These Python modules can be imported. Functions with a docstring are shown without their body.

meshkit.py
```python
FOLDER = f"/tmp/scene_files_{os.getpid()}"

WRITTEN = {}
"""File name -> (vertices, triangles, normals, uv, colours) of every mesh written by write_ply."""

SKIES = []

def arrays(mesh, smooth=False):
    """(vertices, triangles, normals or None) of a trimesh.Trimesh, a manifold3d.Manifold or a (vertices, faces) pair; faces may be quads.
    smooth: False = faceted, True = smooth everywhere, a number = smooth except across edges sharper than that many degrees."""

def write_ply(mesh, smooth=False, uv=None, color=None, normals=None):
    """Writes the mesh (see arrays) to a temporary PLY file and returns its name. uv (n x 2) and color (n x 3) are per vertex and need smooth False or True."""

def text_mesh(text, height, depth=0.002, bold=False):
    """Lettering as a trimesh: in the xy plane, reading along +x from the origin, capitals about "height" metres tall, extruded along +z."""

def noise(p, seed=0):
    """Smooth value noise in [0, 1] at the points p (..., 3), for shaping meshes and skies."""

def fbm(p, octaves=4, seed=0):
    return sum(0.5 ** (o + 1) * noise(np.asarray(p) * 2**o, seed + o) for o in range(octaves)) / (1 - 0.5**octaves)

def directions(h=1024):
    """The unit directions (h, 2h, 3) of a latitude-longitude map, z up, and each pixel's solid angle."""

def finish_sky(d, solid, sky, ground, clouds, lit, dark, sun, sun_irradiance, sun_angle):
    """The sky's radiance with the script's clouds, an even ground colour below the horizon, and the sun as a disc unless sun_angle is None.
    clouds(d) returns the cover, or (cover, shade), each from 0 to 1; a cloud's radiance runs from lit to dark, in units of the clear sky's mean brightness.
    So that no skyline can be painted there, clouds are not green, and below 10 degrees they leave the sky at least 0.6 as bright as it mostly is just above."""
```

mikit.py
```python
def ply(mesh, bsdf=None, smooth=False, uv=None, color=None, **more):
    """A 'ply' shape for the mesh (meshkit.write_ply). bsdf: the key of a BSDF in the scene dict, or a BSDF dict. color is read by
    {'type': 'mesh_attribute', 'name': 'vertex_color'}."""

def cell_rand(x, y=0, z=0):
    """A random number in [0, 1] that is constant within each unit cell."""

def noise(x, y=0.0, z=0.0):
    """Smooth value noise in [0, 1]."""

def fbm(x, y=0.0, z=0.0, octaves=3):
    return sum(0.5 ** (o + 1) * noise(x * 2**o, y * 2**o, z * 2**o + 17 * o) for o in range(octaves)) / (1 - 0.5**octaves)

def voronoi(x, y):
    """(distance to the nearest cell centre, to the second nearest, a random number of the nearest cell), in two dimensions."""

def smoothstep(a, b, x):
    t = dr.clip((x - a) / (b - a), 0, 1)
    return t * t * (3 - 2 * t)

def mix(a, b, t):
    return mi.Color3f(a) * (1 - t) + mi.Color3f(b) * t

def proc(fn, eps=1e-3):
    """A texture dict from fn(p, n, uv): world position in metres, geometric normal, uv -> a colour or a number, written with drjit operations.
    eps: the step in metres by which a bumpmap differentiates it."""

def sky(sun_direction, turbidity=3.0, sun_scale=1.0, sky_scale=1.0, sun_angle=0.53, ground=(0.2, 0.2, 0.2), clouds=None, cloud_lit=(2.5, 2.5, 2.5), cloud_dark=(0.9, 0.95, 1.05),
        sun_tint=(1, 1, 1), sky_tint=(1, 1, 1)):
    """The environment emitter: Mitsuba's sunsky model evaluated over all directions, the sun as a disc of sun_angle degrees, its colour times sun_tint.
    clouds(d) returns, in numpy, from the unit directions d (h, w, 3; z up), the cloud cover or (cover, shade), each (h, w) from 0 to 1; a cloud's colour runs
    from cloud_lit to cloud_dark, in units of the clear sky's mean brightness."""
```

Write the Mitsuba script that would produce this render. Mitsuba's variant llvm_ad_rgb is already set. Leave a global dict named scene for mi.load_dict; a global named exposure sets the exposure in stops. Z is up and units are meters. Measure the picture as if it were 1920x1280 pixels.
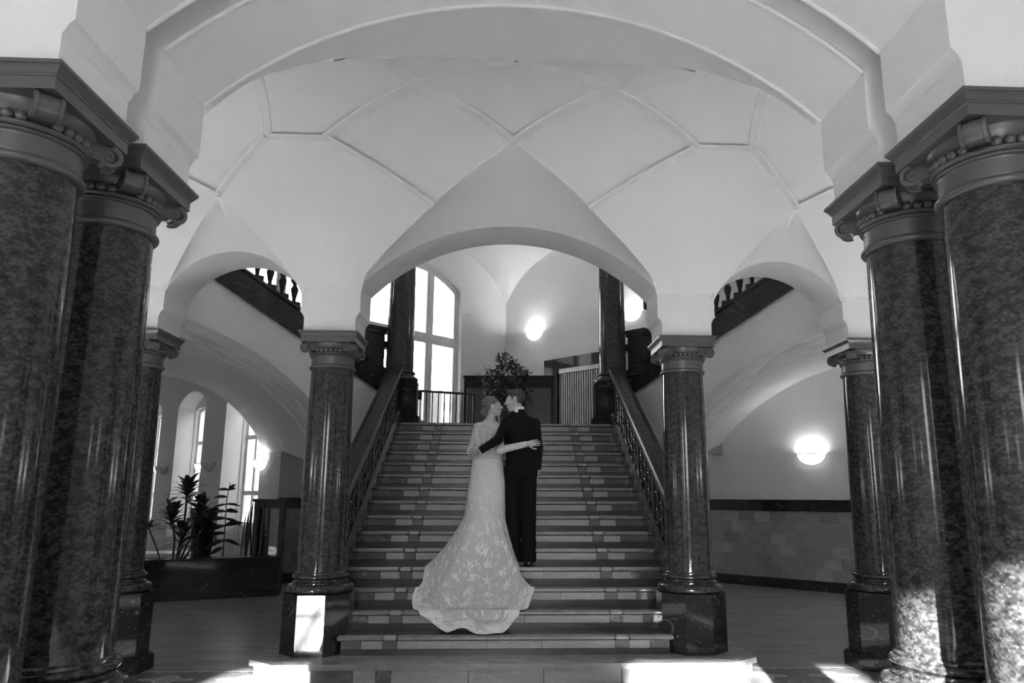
import math, random
import numpy as np, trimesh, drjit as dr, mitsuba as mi, mikit
from mikit import noise, fbm, voronoi, smoothstep, mix
from shapely.geometry import Polygon, Point, LineString, box as sbox
from shapely.ops import unary_union
from scipy.spatial import Delaunay

scene, labels = {}, {}
T = mi.ScalarTransform4f
PI = math.pi
rng = np.random.default_rng(7)
# ------------------------------------------------------------------ camera, sky, sun, exposure
O = np.array([-0.06437, 0.0, 1.48171])
FWD = np.array([0.04288, 0.98103, 0.18908]); UP = np.array([-0.01237, -0.18871, 0.98195])
scene['camera'] = {'type': 'perspective', 'fov_axis': 'x', 'fov': 2 * math.degrees(math.atan(960 / 1334.44)),
                   'principal_point_offset_x': -39.9 / 1920, 'principal_point_offset_y': -35.3 / 1280,
                   'near_clip': 0.05, 'far_clip': 200.0,
                   'to_world': T().look_at(origin=O.tolist(), target=(O + FWD).tolist(), up=UP.tolist())}
SUN_SLOPE, SUN_AZ = 0.30, 0.17
SUN = np.array([-SUN_AZ, -1.0, SUN_SLOPE])
exposure = -0.05
SUN_E, SKY_L = 112.0, 15.0
def overcast(d):
    return np.ones(d.shape[:2]), np.zeros(d.shape[:2])
scene['sky'] = mikit.sky(SUN, turbidity=3, sun_scale=1.0, sky_scale=1.0, sun_angle=0.7, ground=(0.25, 0.25, 0.25), clouds=overcast,
                         cloud_lit=(SKY_L / 0.0635,) * 3, cloud_dark=(SKY_L / 0.0635,) * 3,
                         sun_tint=(SUN_E / 1.23232, SUN_E / 0.86824, SUN_E / 0.44626))   # the tint makes the low sun white
SCONCE_RADIANCE, SCONCE_UP = 2.2, 35.0

# ------------------------------------------------------------------ materials (the photograph is black and white)
def g(v): return {'type': 'rgb', 'value': [v, v, v]}
def two(b): return {'type': 'twosided', 'bsdf': b}
def princ(col, rough, spec=0.5, **k):
    return two({'type': 'principled', 'base_color': col if isinstance(col, dict) else g(col), 'roughness': rough, 'specular': spec, **k})
def gray(v): return mi.Color3f(v)
def t_plaster(p, n, uv): return gray(0.80 + 0.05 * fbm(p.x * 1.3, p.y * 1.3, p.z * 1.3))
def t_granite(p, n, uv):
    a = fbm(p.x * 36, p.y * 36, p.z * 36, 3); b = noise(p.x * 110, p.y * 110, p.z * 110); c = noise(p.x * 70 + 9, p.y * 70, p.z * 70)
    v = 0.014 + 0.032 * smoothstep(0.34, 0.68, a * 0.65 + b * 0.35)
    v = v * (1 - 0.50 * smoothstep(0.60, 0.78, c)) + 0.02 * smoothstep(0.76, 0.88, b)
    return gray(v)
def t_black(p, n, uv):
    a = noise(p.x * 60, p.y * 60, p.z * 60); w = fbm(p.x * 3, p.y * 3, p.z * 3, 3)
    vein = 1 - smoothstep(0.0, 0.012, dr.abs(w - 0.52))
    return gray(0.012 + 0.10 * smoothstep(0.80, 0.92, a) + 0.08 * vein * smoothstep(0.5, 0.7, noise(p.x * 5, p.y * 5, p.z * 5)))
def t_stone(p, n, uv):
    a = fbm(p.x * 4, p.y * 14, p.z * 22, 3); b = fbm(p.x * 30, p.y * 30, p.z * 30, 2)
    vein = 1 - smoothstep(0.0, 0.01, dr.abs(fbm(p.x * 2.2, p.y * 3, p.z * 5 + 4) - 0.5))
    return gray(0.23 + 0.14 * a + 0.07 * (b - 0.5) + 0.08 * vein)
def t_nose(p, n, uv):
    a = fbm(p.x * 9, p.y * 20, p.z * 25, 3); b = noise(p.x * 70, p.y * 70, p.z * 70)
    return gray(0.10 + 0.14 * a + 0.05 * b)
def t_darkstone(p, n, uv):
    a = fbm(p.x * 7, p.y * 12, p.z * 14, 3)
    vein = 1 - smoothstep(0.0, 0.008, dr.abs(fbm(p.x * 3, p.y * 3, p.z * 3 + 7) - 0.5))
    return gray(0.045 + 0.07 * a + 0.10 * vein)
def t_floor(p, n, uv):
    a = fbm(p.x * 1.5, p.y * 9, 0, 3); b = fbm(p.x * 7, p.y * 7, 3, 2)
    return gray(0.12 + 0.06 * a + 0.03 * b)
def t_band(p, n, uv):
    u = uv.x; v = uv.y                      # metres along and across the mosaic band
    cu = u / 0.62 - dr.floor(u / 0.62) - 0.5
    x = cu * 0.62; y = v - 0.30
    r = dr.sqrt(dr.square(x / 1.5) + dr.square(y)); th = dr.atan2(y, x / 1.5)
    rr = 0.105 + 0.035 * dr.cos(4 * th)
    flower = 1 - smoothstep(0.006, 0.012, dr.abs(r - rr)); fill = 1 - smoothstep(-0.01, 0.0, r - rr)
    inner = 1 - smoothstep(0.006, 0.012, dr.abs(r - 0.05 - 0.02 * dr.cos(4 * th + PI)))
    wave = 0.012 * dr.sin(u * 2 * PI / 0.12)
    line = smoothstep(0.0, 0.004, v - 0.05 - wave) * (1 - smoothstep(0.0, 0.004, v - 0.55 - wave))
    rail = 1 - smoothstep(0.004, 0.008, dr.abs(dr.abs(y) - 0.19))
    grit = noise(p.x * 120, p.y * 120)
    return gray((0.26 * (1 - line) + 0.085 * line + 0.06 * rail + 0.20 * flower + 0.10 * fill + 0.08 * inner) * (0.8 + 0.4 * grit))
def flowers(u, v, f, seed):
    x, y = u * f, v * f; best = mi.Float(0)
    for a in (-1, 0, 1):
        for b in (-1, 0, 1):
            cx, cy = dr.floor(x) + a, dr.floor(y) + b
            r0, r1, r2 = (mikit.cell_rand(cx, cy, seed + k) for k in range(3))
            dx, dy = x - cx - 0.2 - 0.6 * r0, y - cy - 0.2 - 0.6 * r1
            rad = dr.sqrt(dx * dx + dy * dy); ang = dr.atan2(dy, dx) + r2 * 6.28
            R_ = (0.22 + 0.26 * r2) * (0.52 + 0.30 * dr.cos(5 * ang) + 0.18 * dr.cos(11 * ang + 2))
            best = dr.maximum(best, (1 - smoothstep(R_ - 0.05, R_ + 0.02, rad)) * smoothstep(0.02, 0.05, rad))
    return best
def t_lace(p, n, uv):
    u = uv.x; v = uv.y                      # metres around and down the skirt
    fine = noise(u * 130, v * 130); mid = fbm(u * 34, v * 34, 2.0)
    wu, wv = u + 0.045 * (mid - 0.5), v + 0.045 * (fbm(u * 30, v * 30, 9.0) - 0.5)
    m = flowers(wu, wv, 8.0, 3) * smoothstep(0.22, 0.42, v) + 0.8 * flowers(wu * 1.1, wv, 15.0, 11) * smoothstep(0.05, 0.2, v)
    m = dr.minimum(m, 1) * (0.62 + 0.38 * smoothstep(0.3, 0.6, fine * 0.5 + mid * 0.5))
    up = 1 - smoothstep(0.35, 0.9, v)
    edge = smoothstep(1.575, 1.585, v); holes = smoothstep(0.35, 0.6, 0.5 + 0.5 * dr.sin(u * 150) * dr.sin((v - 1.545) * 130))
    scall = 1.50 - 0.035 * dr.abs(dr.sin(u * 9))
    band = smoothstep(scall, scall + 0.01, v) * (0.15 + 0.85 * smoothstep(0.42, 0.58, 0.6 * mid + 0.4 * fine))
    m = dr.maximum(m, dr.maximum(band, edge * (0.55 + 0.45 * holes)))
    return gray(0.56 + 0.20 * up * (0.5 + mid * 0.5) + 0.04 * fine + 0.34 * m * (1 - 0.45 * up))
def t_lace2(p, n, uv):
    fine = noise(p.x * 240, p.y * 240, p.z * 240); mid = fbm(p.x * 60, p.y * 60, p.z * 60, 2)
    w = 0.03 * (mid - 0.5)
    m = dr.maximum(flowers(p.x + w + 0.6 * p.y, p.z - w, 26.0, 5), flowers(p.x - w - 0.4 * p.y, p.z + w, 34.0, 21))
    return gray(0.56 + 0.05 * fine + 0.28 * m * (0.6 + 0.4 * mid))
def t_hair(p, n, uv):
    return gray(0.015 + 0.035 * fbm(p.x * 60, p.y * 60, p.z * 120, 3))
def t_hairb(p, n, uv):
    return gray(0.03 + 0.13 * fbm(p.x * 70, p.y * 50, p.z * 110, 3))
def t_wood(p, n, uv):
    return gray(0.012 + 0.018 * fbm(p.x * 6, p.y * 6, p.z * 30, 3))
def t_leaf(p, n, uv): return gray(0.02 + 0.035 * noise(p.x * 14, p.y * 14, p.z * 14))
def t_tile(p, n, uv): return gray(0.30 + 0.14 * fbm(p.x * 8, p.y * 8, p.z * 8, 3))

scene['m_plaster'] = two({'type': 'diffuse', 'reflectance': mikit.proc(t_plaster)})
scene['m_granite'] = princ(mikit.proc(t_granite), 0.10, 0.36)
scene['m_black'] = princ(mikit.proc(t_black), 0.06, 0.42)
scene['m_stone'] = princ(mikit.proc(t_stone), 0.30, 0.45)
scene['m_nose'] = princ(mikit.proc(t_nose), 0.22, 0.5)
scene['m_darkstone'] = princ(mikit.proc(t_darkstone), 0.22, 0.5)
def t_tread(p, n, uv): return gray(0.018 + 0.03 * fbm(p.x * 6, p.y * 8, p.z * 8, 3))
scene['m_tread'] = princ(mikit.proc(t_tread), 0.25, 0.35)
scene['m_bronze'] = princ(0.085, 0.34, 0.5, metallic=0.2)
scene['m_floor'] = princ(mikit.proc(t_floor), 0.30, 0.4)
scene['m_band'] = princ(mikit.proc(t_band), 0.30, 0.4)
scene['m_wood'] = princ(mikit.proc(t_wood), 0.2, 0.10)
scene['m_lace'] = two({'type': 'diffuse', 'reflectance': mikit.proc(t_lace)})
scene['m_lace2'] = two({'type': 'diffuse', 'reflectance': mikit.proc(t_lace2)})
scene['m_skin'] = princ(0.50, 0.45, 0.4)
scene['m_hair'] = princ(mikit.proc(t_hair), 0.45, 0.4)
scene['m_hairb'] = princ(mikit.proc(t_hairb), 0.40, 0.4)
scene['m_suit'] = princ(0.006, 0.8, 0.08)
scene['m_shoe'] = princ(0.008, 0.10, 0.6)
scene['m_shirt'] = princ(0.80, 0.6, 0.3)
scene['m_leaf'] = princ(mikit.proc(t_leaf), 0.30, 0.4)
scene['m_pot'] = princ(0.012, 0.35, 0.4)
scene['m_white'] = princ(0.85, 0.35, 0.4)
scene['m_carved'] = princ(0.02, 0.08, 0.5)
scene['m_metal'] = princ(0.30, 0.3, 0.5, metallic=0.8)
scene['m_grille'] = princ(0.45, 0.4, 0.4)
scene['m_panel'] = princ(0.05, 0.30, 0.4)
scene['m_facade'] = two({'type': 'diffuse', 'reflectance': g(0.16)})
scene['m_bowl'] = princ(0.75, 0.4, 0.4)
scene['m_glass'] = {'type': 'thindielectric'}
for i_, s_ in enumerate((0.8, 1.0, 1.25)):
    def tt(p, n, uv, s_=s_): return t_tile(p, n, uv) * s_
    scene[f'm_tile{i_}'] = princ(mikit.proc(tt), 0.30, 0.45)

# ------------------------------------------------------------------ helpers
def numbered(name):
    if name not in scene and name not in labels and not any(k.startswith(name + '__') for k in scene): return name
    i = 1
    while True:
        k = f'{name}_{i:03d}'
        if k not in scene and k not in labels and not any(q.startswith(k + '__') for q in scene): return k
        i += 1
_counts = {}
def obj(name, mesh, m, parent=None, smooth=False, **k):
    base = f'{parent}__{name}' if parent else name
    i = _counts.get(base, 0); _counts[base] = i + 1
    key = base if i == 0 else f'{base}_{i:03d}'
    if isinstance(mesh, dict): scene[key] = {**mesh, **k}
    else: scene[key] = mikit.ply(mesh, m, smooth, **k)
    return key
_things = {}
def thing(name, label, cat, group=None):
    i = _things.get(name, 0); _things[name] = i + 1
    key = name if i == 0 else f'{name}_{i:03d}'
    labels[key] = {'label': label, 'category': cat}
    if group: labels[key]['group'] = group
    return key
def struct(key): labels[key] = {**labels.get(key, {}), 'kind': 'structure'}; return key
def lab(key, text): labels[key] = {**labels.get(key, {}), 'label': text}
cat = trimesh.util.concatenate
def bx(x0, x1, y0, y1, z0, z1):
    m = trimesh.creation.box((abs(x1 - x0), abs(y1 - y0), abs(z1 - z0))); m.apply_translation(((x0 + x1) / 2, (y0 + y1) / 2, (z0 + z1) / 2)); return m
def bev(x0, x1, y0, y1, z0, z1, b=0.006):
    pts = []
    for sx, X in ((1, x0), (-1, x1)):
        for sy, Y in ((1, y0), (-1, y1)):
            for sz, Z in ((1, z0), (-1, z1)):
                pts += [(X, Y + sy * b, Z + sz * b), (X + sx * b, Y, Z + sz * b), (X + sx * b, Y + sy * b, Z)]
    return trimesh.convex.convex_hull(np.array(pts))
def lathe(prof, n=48, cx=0, cy=0):
    prof = np.asarray(prof, float); a = np.arange(n) * 2 * PI / n
    v = np.stack([np.outer(prof[:, 0], np.cos(a)) + cx, np.outer(prof[:, 0], np.sin(a)) + cy, np.repeat(prof[:, 1:2], n, 1)], -1).reshape(-1, 3)
    i, j = np.meshgrid(np.arange(len(prof) - 1), np.arange(n), indexing='ij')
    q = np.stack([i * n + j, i * n + (j + 1) % n, (i + 1) * n + (j + 1) % n, (i + 1) * n + j], -1).reshape(-1, 4)
    return trimesh.Trimesh(v, np.vstack([q[:, [0, 1, 2]], q[:, [0, 2, 3]]]), process=False)
def tube(pts, r, n=8, cap=True):
    p = np.asarray(pts, float); r = np.broadcast_to(r, (len(p),)); t = np.gradient(p, axis=0); t /= np.linalg.norm(t, axis=1, keepdims=True) + 1e-12
    ref = np.array([0.31, 0.17, 0.93]) if abs(t[0] @ np.array([0.31, 0.17, 0.93])) < 0.9 else np.array([0.9, 0.3, 0.1])
    a = np.cross(t, ref); a /= np.linalg.norm(a, axis=1, keepdims=True); b = np.cross(t, a); th = np.arange(n) * 2 * PI / n
    v = p[:, None] + r[:, None, None] * (np.cos(th)[None, :, None] * a[:, None] + np.sin(th)[None, :, None] * b[:, None]); v = v.reshape(-1, 3)
    i, j = np.meshgrid(np.arange(len(p) - 1), np.arange(n), indexing='ij')
    q = np.stack([i * n + j, i * n + (j + 1) % n, (i + 1) * n + (j + 1) % n, (i + 1) * n + j], -1).reshape(-1, 4)
    f = [q[:, [0, 1, 2]], q[:, [0, 2, 3]]]
    if cap:
        v = np.vstack([v, p[0], p[-1]]); k = np.arange(n); L = (len(p) - 1) * n
        f += [np.stack([k, (k + 1) % n, k * 0 + len(v) - 2], 1), np.stack([L + k, L + (k + 1) % n, k * 0 + len(v) - 1], 1)]
    return trimesh.Trimesh(v, np.vstack(f), process=False)
def extr(poly, h):
    polys = list(poly.geoms) if hasattr(poly, 'geoms') else [poly]
    return cat([trimesh.creation.extrude_polygon(q, h) for q in polys if q.area > 1e-6])
def frame(m, P0, u, w, up=(0, 0, 1)):
    """local (x, y, z) = (along u, along up, along w) to the world."""
    M = np.eye(4); M[:3, 0], M[:3, 1], M[:3, 2], M[:3, 3] = u, up, w, P0
    m = m.copy(); m.apply_transform(M); return m
def slab(poly, th, P0, u, w): return frame(extr(poly, th), P0, u, w)
def grid_mesh(P):
    a, b = P.shape[:2]; i, j = np.meshgrid(np.arange(a - 1), np.arange(b - 1), indexing='ij')
    q = np.stack([i * b + j, i * b + j + 1, (i + 1) * b + j + 1, (i + 1) * b + j], -1).reshape(-1, 4)
    return trimesh.Trimesh(P.reshape(-1, 3), np.vstack([q[:, [0, 1, 2]], q[:, [0, 2, 3]]]), process=False)
def arch_poly(cx, half, top, R, zb, n=40):
    zc = top - R; a = math.asin(min(half / R, 1)); th = np.linspace(-a, a, n)
    pts = [(cx + R * math.sin(t), zc + R * math.cos(t)) for t in th]
    return Polygon([(cx - half, zb), *pts, (cx + half, zb)])
def arc_pts(cx, half, top, R, n=40):
    return np.array(arch_poly(cx, half, top, R, 0, n).exterior.coords)[1:n + 1]

# ------------------------------------------------------------------ dimensions
RIS, TRD, Y2 = 0.16, 0.2941, 6.4247
NOSE = {1: 6.12, **{k: Y2 + (k - 2) * TRD for k in range(2, 17)}}
LAND = 16 * RIS
XA, YA, YB, XC, YC, XD = 1.882, 2.572, 3.176, 1.66, 6.667, 3.44
YR0, YR1 = 6.44, 6.93
SIDE = 3.85
Q = math.sqrt(0.5)
def dS(s): return np.array([s * Q, -Q, 0.0])        # along the diagonal walls, outwards and towards the viewer
def nO(s): return np.array([s * Q, Q, 0.0])         # out of the building
def FP(s): return np.array([s * 1.95, 10.95, 0.0])  # start of the upper flight's front plane
KP = np.array([0.0, 17.0, 0.0])                     # corner of the landing
X_, Y_, Z_ = np.eye(3)

# ------------------------------------------------------------------ floor
struct(obj('floor', cat([bx(-14, 14, -6.3, 24, -0.2, 0.0)]), 'm_floor'))
for s in (-1, 1):
    for (x0, x1, y0, y1) in ((2.0, 3.4, 6.05, 6.65),):
        P = np.array([[(s * x, y, 0.003) for x in np.linspace(x0, x1, 8)] for y in np.linspace(y0, y1, 6)])
        m = grid_mesh(P); uv = np.stack([np.abs(m.vertices[:, 0]), m.vertices[:, 1] - y0], 1)
        obj('mosaic_border', m, 'm_band', 'floor', True, uv=uv)

# ------------------------------------------------------------------ arcade wall behind the bay, with three arches
ARC = dict(R=1.90, top=4.02, half=1.387); SA = dict(cx=2.55, half=0.62, top=3.72, R=0.68)
rear = sbox(-SIDE, 3.17, SIDE, 5.0)
rear = rear.difference(arch_poly(0, ARC['half'], ARC['top'], ARC['R'], 3.0))
for s in (-1, 1): rear = rear.difference(arch_poly(s * SA['cx'], SA['half'], SA['top'], SA['R'], 3.0))
struct(obj('wall_rear', slab(rear, YR1 - YR0, (0, YR0, 0), X_, Y_), 'm_plaster', smooth=25))
def impost(cx, y0, y1, parent):
    prof = [(0.235, 2.97), (0.235, 3.10), (0.243, 3.11), (0.250, 3.13), (0.262, 3.145), (0.274, 3.155), (0.274, 3.172)]
    poly = Polygon([(cx + x, z) for x, z in prof] + [(cx - x, z) for x, z in prof[::-1]])
    return obj('impost', slab(poly, y1 - y0, (0, y0, 0), X_, Y_), 'm_plaster', parent)
for x in (-XD, -XC, XC, XD): impost(x, YR0, YR1 - 0.02, 'wall_rear')
def arch_bead(c, y, parent, r=0.013, off=0.0):
    a = arc_pts(c['cx'] if 'cx' in c else 0, c['half'] + off, c['top'] + off, c['R'] + off)
    return obj('arch_moulding', tube([(x, y, z) for x, z in a], r, 6), 'm_plaster', parent, True)
arch_bead(ARC, YR0, 'wall_rear', 0.014, 0.03)
for s in (-1, 1): arch_bead({**SA, 'cx': s * SA['cx']}, YR0, 'wall_rear', 0.012, 0.03)

# ------------------------------------------------------------------ great double arch in front of the bay
FA = dict(R=2.35, top=4.08, half=XA - 0.274)
def front_poly(off, zb):
    p = sbox(-5.2, zb, 5.2, 5.3).difference(arch_poly(0, FA['half'] + off, FA['top'] + off, FA['R'] + off, 2.0))
    for s in (-1, 1): p = p.difference(arch_poly(s * 2.78, 0.62 + off * 0.3, 3.75 + off, 0.70 + off, 2.0))
    return p.difference(sbox(3.6, 2, 5.3, 3.17)).difference(sbox(-5.3, 2, -3.6, 3.17))
fw = [slab(front_poly(0, 3.17), 0.46, (0, 2.342, 0), X_, Y_), slab(front_poly(0.13, 3.17), 0.16, (0, 2.80, 0), X_, Y_), slab(front_poly(0, 3.17), 0.455, (0, 2.951, 0), X_, Y_)]
for s in (-1, 1): fw.append(bx(s * 3.45, s * 5.2, 2.342, 3.40, 0, 3.2))
struct(obj('wall_front', cat(fw), 'm_plaster', smooth=25))
for s in (-1, 1):
    impost(s * XA, 2.342, 2.80, 'wall_front'); impost(s * XA, 2.951, 3.40, 'wall_front')
    obj('pier_core', bx(s * (XA - 0.14), s * (XA + 0.14), 2.79, 2.96, 2.97, 3.2), 'm_plaster', 'wall_front')
for y in (2.80, 2.951): arch_bead(FA, y, 'wall_front', 0.012)
arch_bead(FA, 3.40, 'wall_front', 0.012)

# ------------------------------------------------------------------ net vault over the bay
V0, V1, VM, VH = 3.405, YR0 + 0.01, 4.92, 1.52
def barrel(y): return 4.546 - 1.166 * np.abs((np.asarray(y, float) - VM) / VH) ** 2
def resample(p, n):
    p = np.asarray(p, float); d = np.r_[0, np.cumsum(np.linalg.norm(np.diff(p, axis=0), axis=1))]
    return np.stack([np.interp(np.linspace(0, d[-1], n), d, p[:, k]) for k in range(p.shape[1])], 1)
half_c = [(-1.387, V1), (-1.34, 6.36), (-1.08, 6.19), (-0.82, 6.03), (-0.52, 5.82), (0, 5.48)]
gc = half_c + [(-x, y) for x, y in half_c[-2::-1]]
half_f = [(-FA['half'], V0), (-1.5, 3.63), (-1.41, 3.74), (-1.14, 4.0), (-0.90, 4.13), (-0.5, 4.26), (0, 4.36)]
gf = half_f + [(-x, y) for x, y in half_f[-2::-1]]
def side_g(s):
    pts = [(-0.62, V1), (-0.50, 6.35), (-0.38, 6.24), (-0.21, 6.09), (0, 5.92), (0.21, 6.10), (0.38, 6.24), (0.50, 6.34), (0.62, V1)]
    return [(s * 2.55 + x, y) for x, y in pts]
def cell(groin, arc, y, n=61, rows=9, bulge=0.035):
    G = resample(groin, n); G = np.c_[G, barrel(G[:, 1])]
    A = resample(arc, n); A = np.c_[A[:, 0], np.full(n, y), A[:, 1]]
    if A[0, 0] > A[-1, 0]: A = A[::-1]
    v = np.linspace(0, 1, rows)[:, None, None]
    P = G[None] * (1 - v) + A[None] * v; w = np.sin(np.linspace(0, PI, n))[None, :] * np.sin(v[:, :, 0] * PI)
    P[..., 2] += bulge * w
    return grid_mesh(P)
cells = [cell(gc, arc_pts(0, ARC['half'], ARC['top'], ARC['R'], 61), YR0 + 0.005), cell(gf, arc_pts(0, FA['half'], FA['top'], FA['R'], 61), V0)]
holes = [Polygon(gc), Polygon(gf)]
for s in (-1, 1):
    cells.append(cell(side_g(s), arc_pts(s * 2.55, SA['half'], SA['top'], SA['R'], 61), YR0 + 0.005)); holes.append(Polygon(side_g(s)))
plan = sbox(-SIDE, V0, SIDE, V1).difference(unary_union(holes).buffer(1e-4))
ring = []
for pg in (plan.geoms if hasattr(plan, 'geoms') else [plan]):
    L = pg.exterior; ring += [L.interpolate(d).coords[0] for d in np.arange(0, L.length, 0.03)] + list(L.coords)
gx, gy = np.meshgrid(np.arange(-SIDE, SIDE, 0.07), np.arange(V0, V1, 0.07)); inside = [(x, y) for x, y in zip(gx.ravel(), gy.ravel()) if plan.buffer(-0.025).contains(Point(x, y))]
pts2 = np.unique(np.round(np.array(ring + inside), 5), axis=0); tri = Delaunay(pts2).simplices
cen = pts2[tri].mean(1); keep = np.array([plan.buffer(0.004).contains(Point(c)) for c in cen])
cells.append(trimesh.Trimesh(np.c_[pts2, barrel(pts2[:, 1])], tri[keep], process=False))
for c in cells: c.fix_normals() if False else None
struct(obj('ceiling', cat(cells), 'm_plaster', smooth=20))
def rib(pts, w=0.05):
    p = resample(pts, 30); t = np.gradient(p, axis=0); t /= np.linalg.norm(t, axis=1, keepdims=True); nrm = np.stack([-t[:, 1], t[:, 0]], 1); z = barrel(p[:, 1])
    rows = [np.c_[p + nrm * a * w, z + b] for a, b in ((-1, 0.006), (-0.7, -0.011), (0.7, -0.011), (1, 0.006))]
    return obj('vault_rib', grid_mesh(np.stack(rows, 1)), 'm_plaster', 'ceiling')
N1, N2, N3 = (-0.737, 4.92), (-1.545, 5.49), (-2.02, 5.49)
for s in (-1, 1):
    F = lambda *a: [(-s * x, y) for x, y in a]
    rib(F((0, 4.36), N1)); rib(F(N1, N2)); rib(F((0, 5.48), N1)); rib(F(N1, (-1.1, 4.03))); rib(F(N2, N3)); rib(F(N3, (-1.66, 3.5))); rib(F(N3, (-2.55, 5.92))); rib(F(N2, (-0.70, 5.95)))
    rib(F((-2.55, 5.92), (-3.55, 5.49)))
# ------------------------------------------------------------------ side walls, hall in front with its windows
for s, nm in ((-1, 'left'), (1, 'right')):
    m = [bx(s * SIDE, s * (SIDE + 0.25), 3.40, 6.93, 0, 5.0), bx(s * SIDE, s * 8.5, 6.93, 7.15, 0, 7.6), bx(s * 8.5, s * 8.7, 3.0, 24, 0, 7.6), bx(s * 5.2, s * 5.4, -6.3, 3.4, 0, 5.3)]
    struct(obj(f'wall_{nm}', cat(m), 'm_plaster'))
back = sbox(-5.4, 0, 5.4, 5.3)
HALLWIN = [(-0.10, 1.05, 0.6, 3.9), (-3.98, 0.62, 0.9, 3.9)]
for cx, hw, z0, z1 in HALLWIN: back = back.difference(sbox(cx - hw, z0, cx + hw, z1))
struct(obj('wall_entrance', slab(back, 0.3, (0, -6.3, 0), X_, Y_), 'm_plaster'))
for i, (cx, hw, z0, z1) in enumerate(HALLWIN):
    bars = [bx(cx - hw, cx - hw + 0.06, -6.2, -6.12, z0, z1), bx(cx + hw - 0.06, cx + hw, -6.2, -6.12, z0, z1), bx(cx - hw, cx + hw, -6.2, -6.12, z0, z0 + 0.07), bx(cx - hw, cx + hw, -6.2, -6.12, z1 - 0.06, z1)]
    bars += [bx(cx - 0.03, cx + 0.03, -6.19, -6.13, z0, z1), bx(cx - hw, cx + hw, -6.19, -6.13, 2.78, 2.84)]
    struct(obj(f'window_{4 + i}', cat(bars), 'm_white'))
struct(obj('ceiling_hall', bx(-5.4, 5.4, -6.3, 2.4, 5.2, 5.4), 'm_plaster'))

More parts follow.
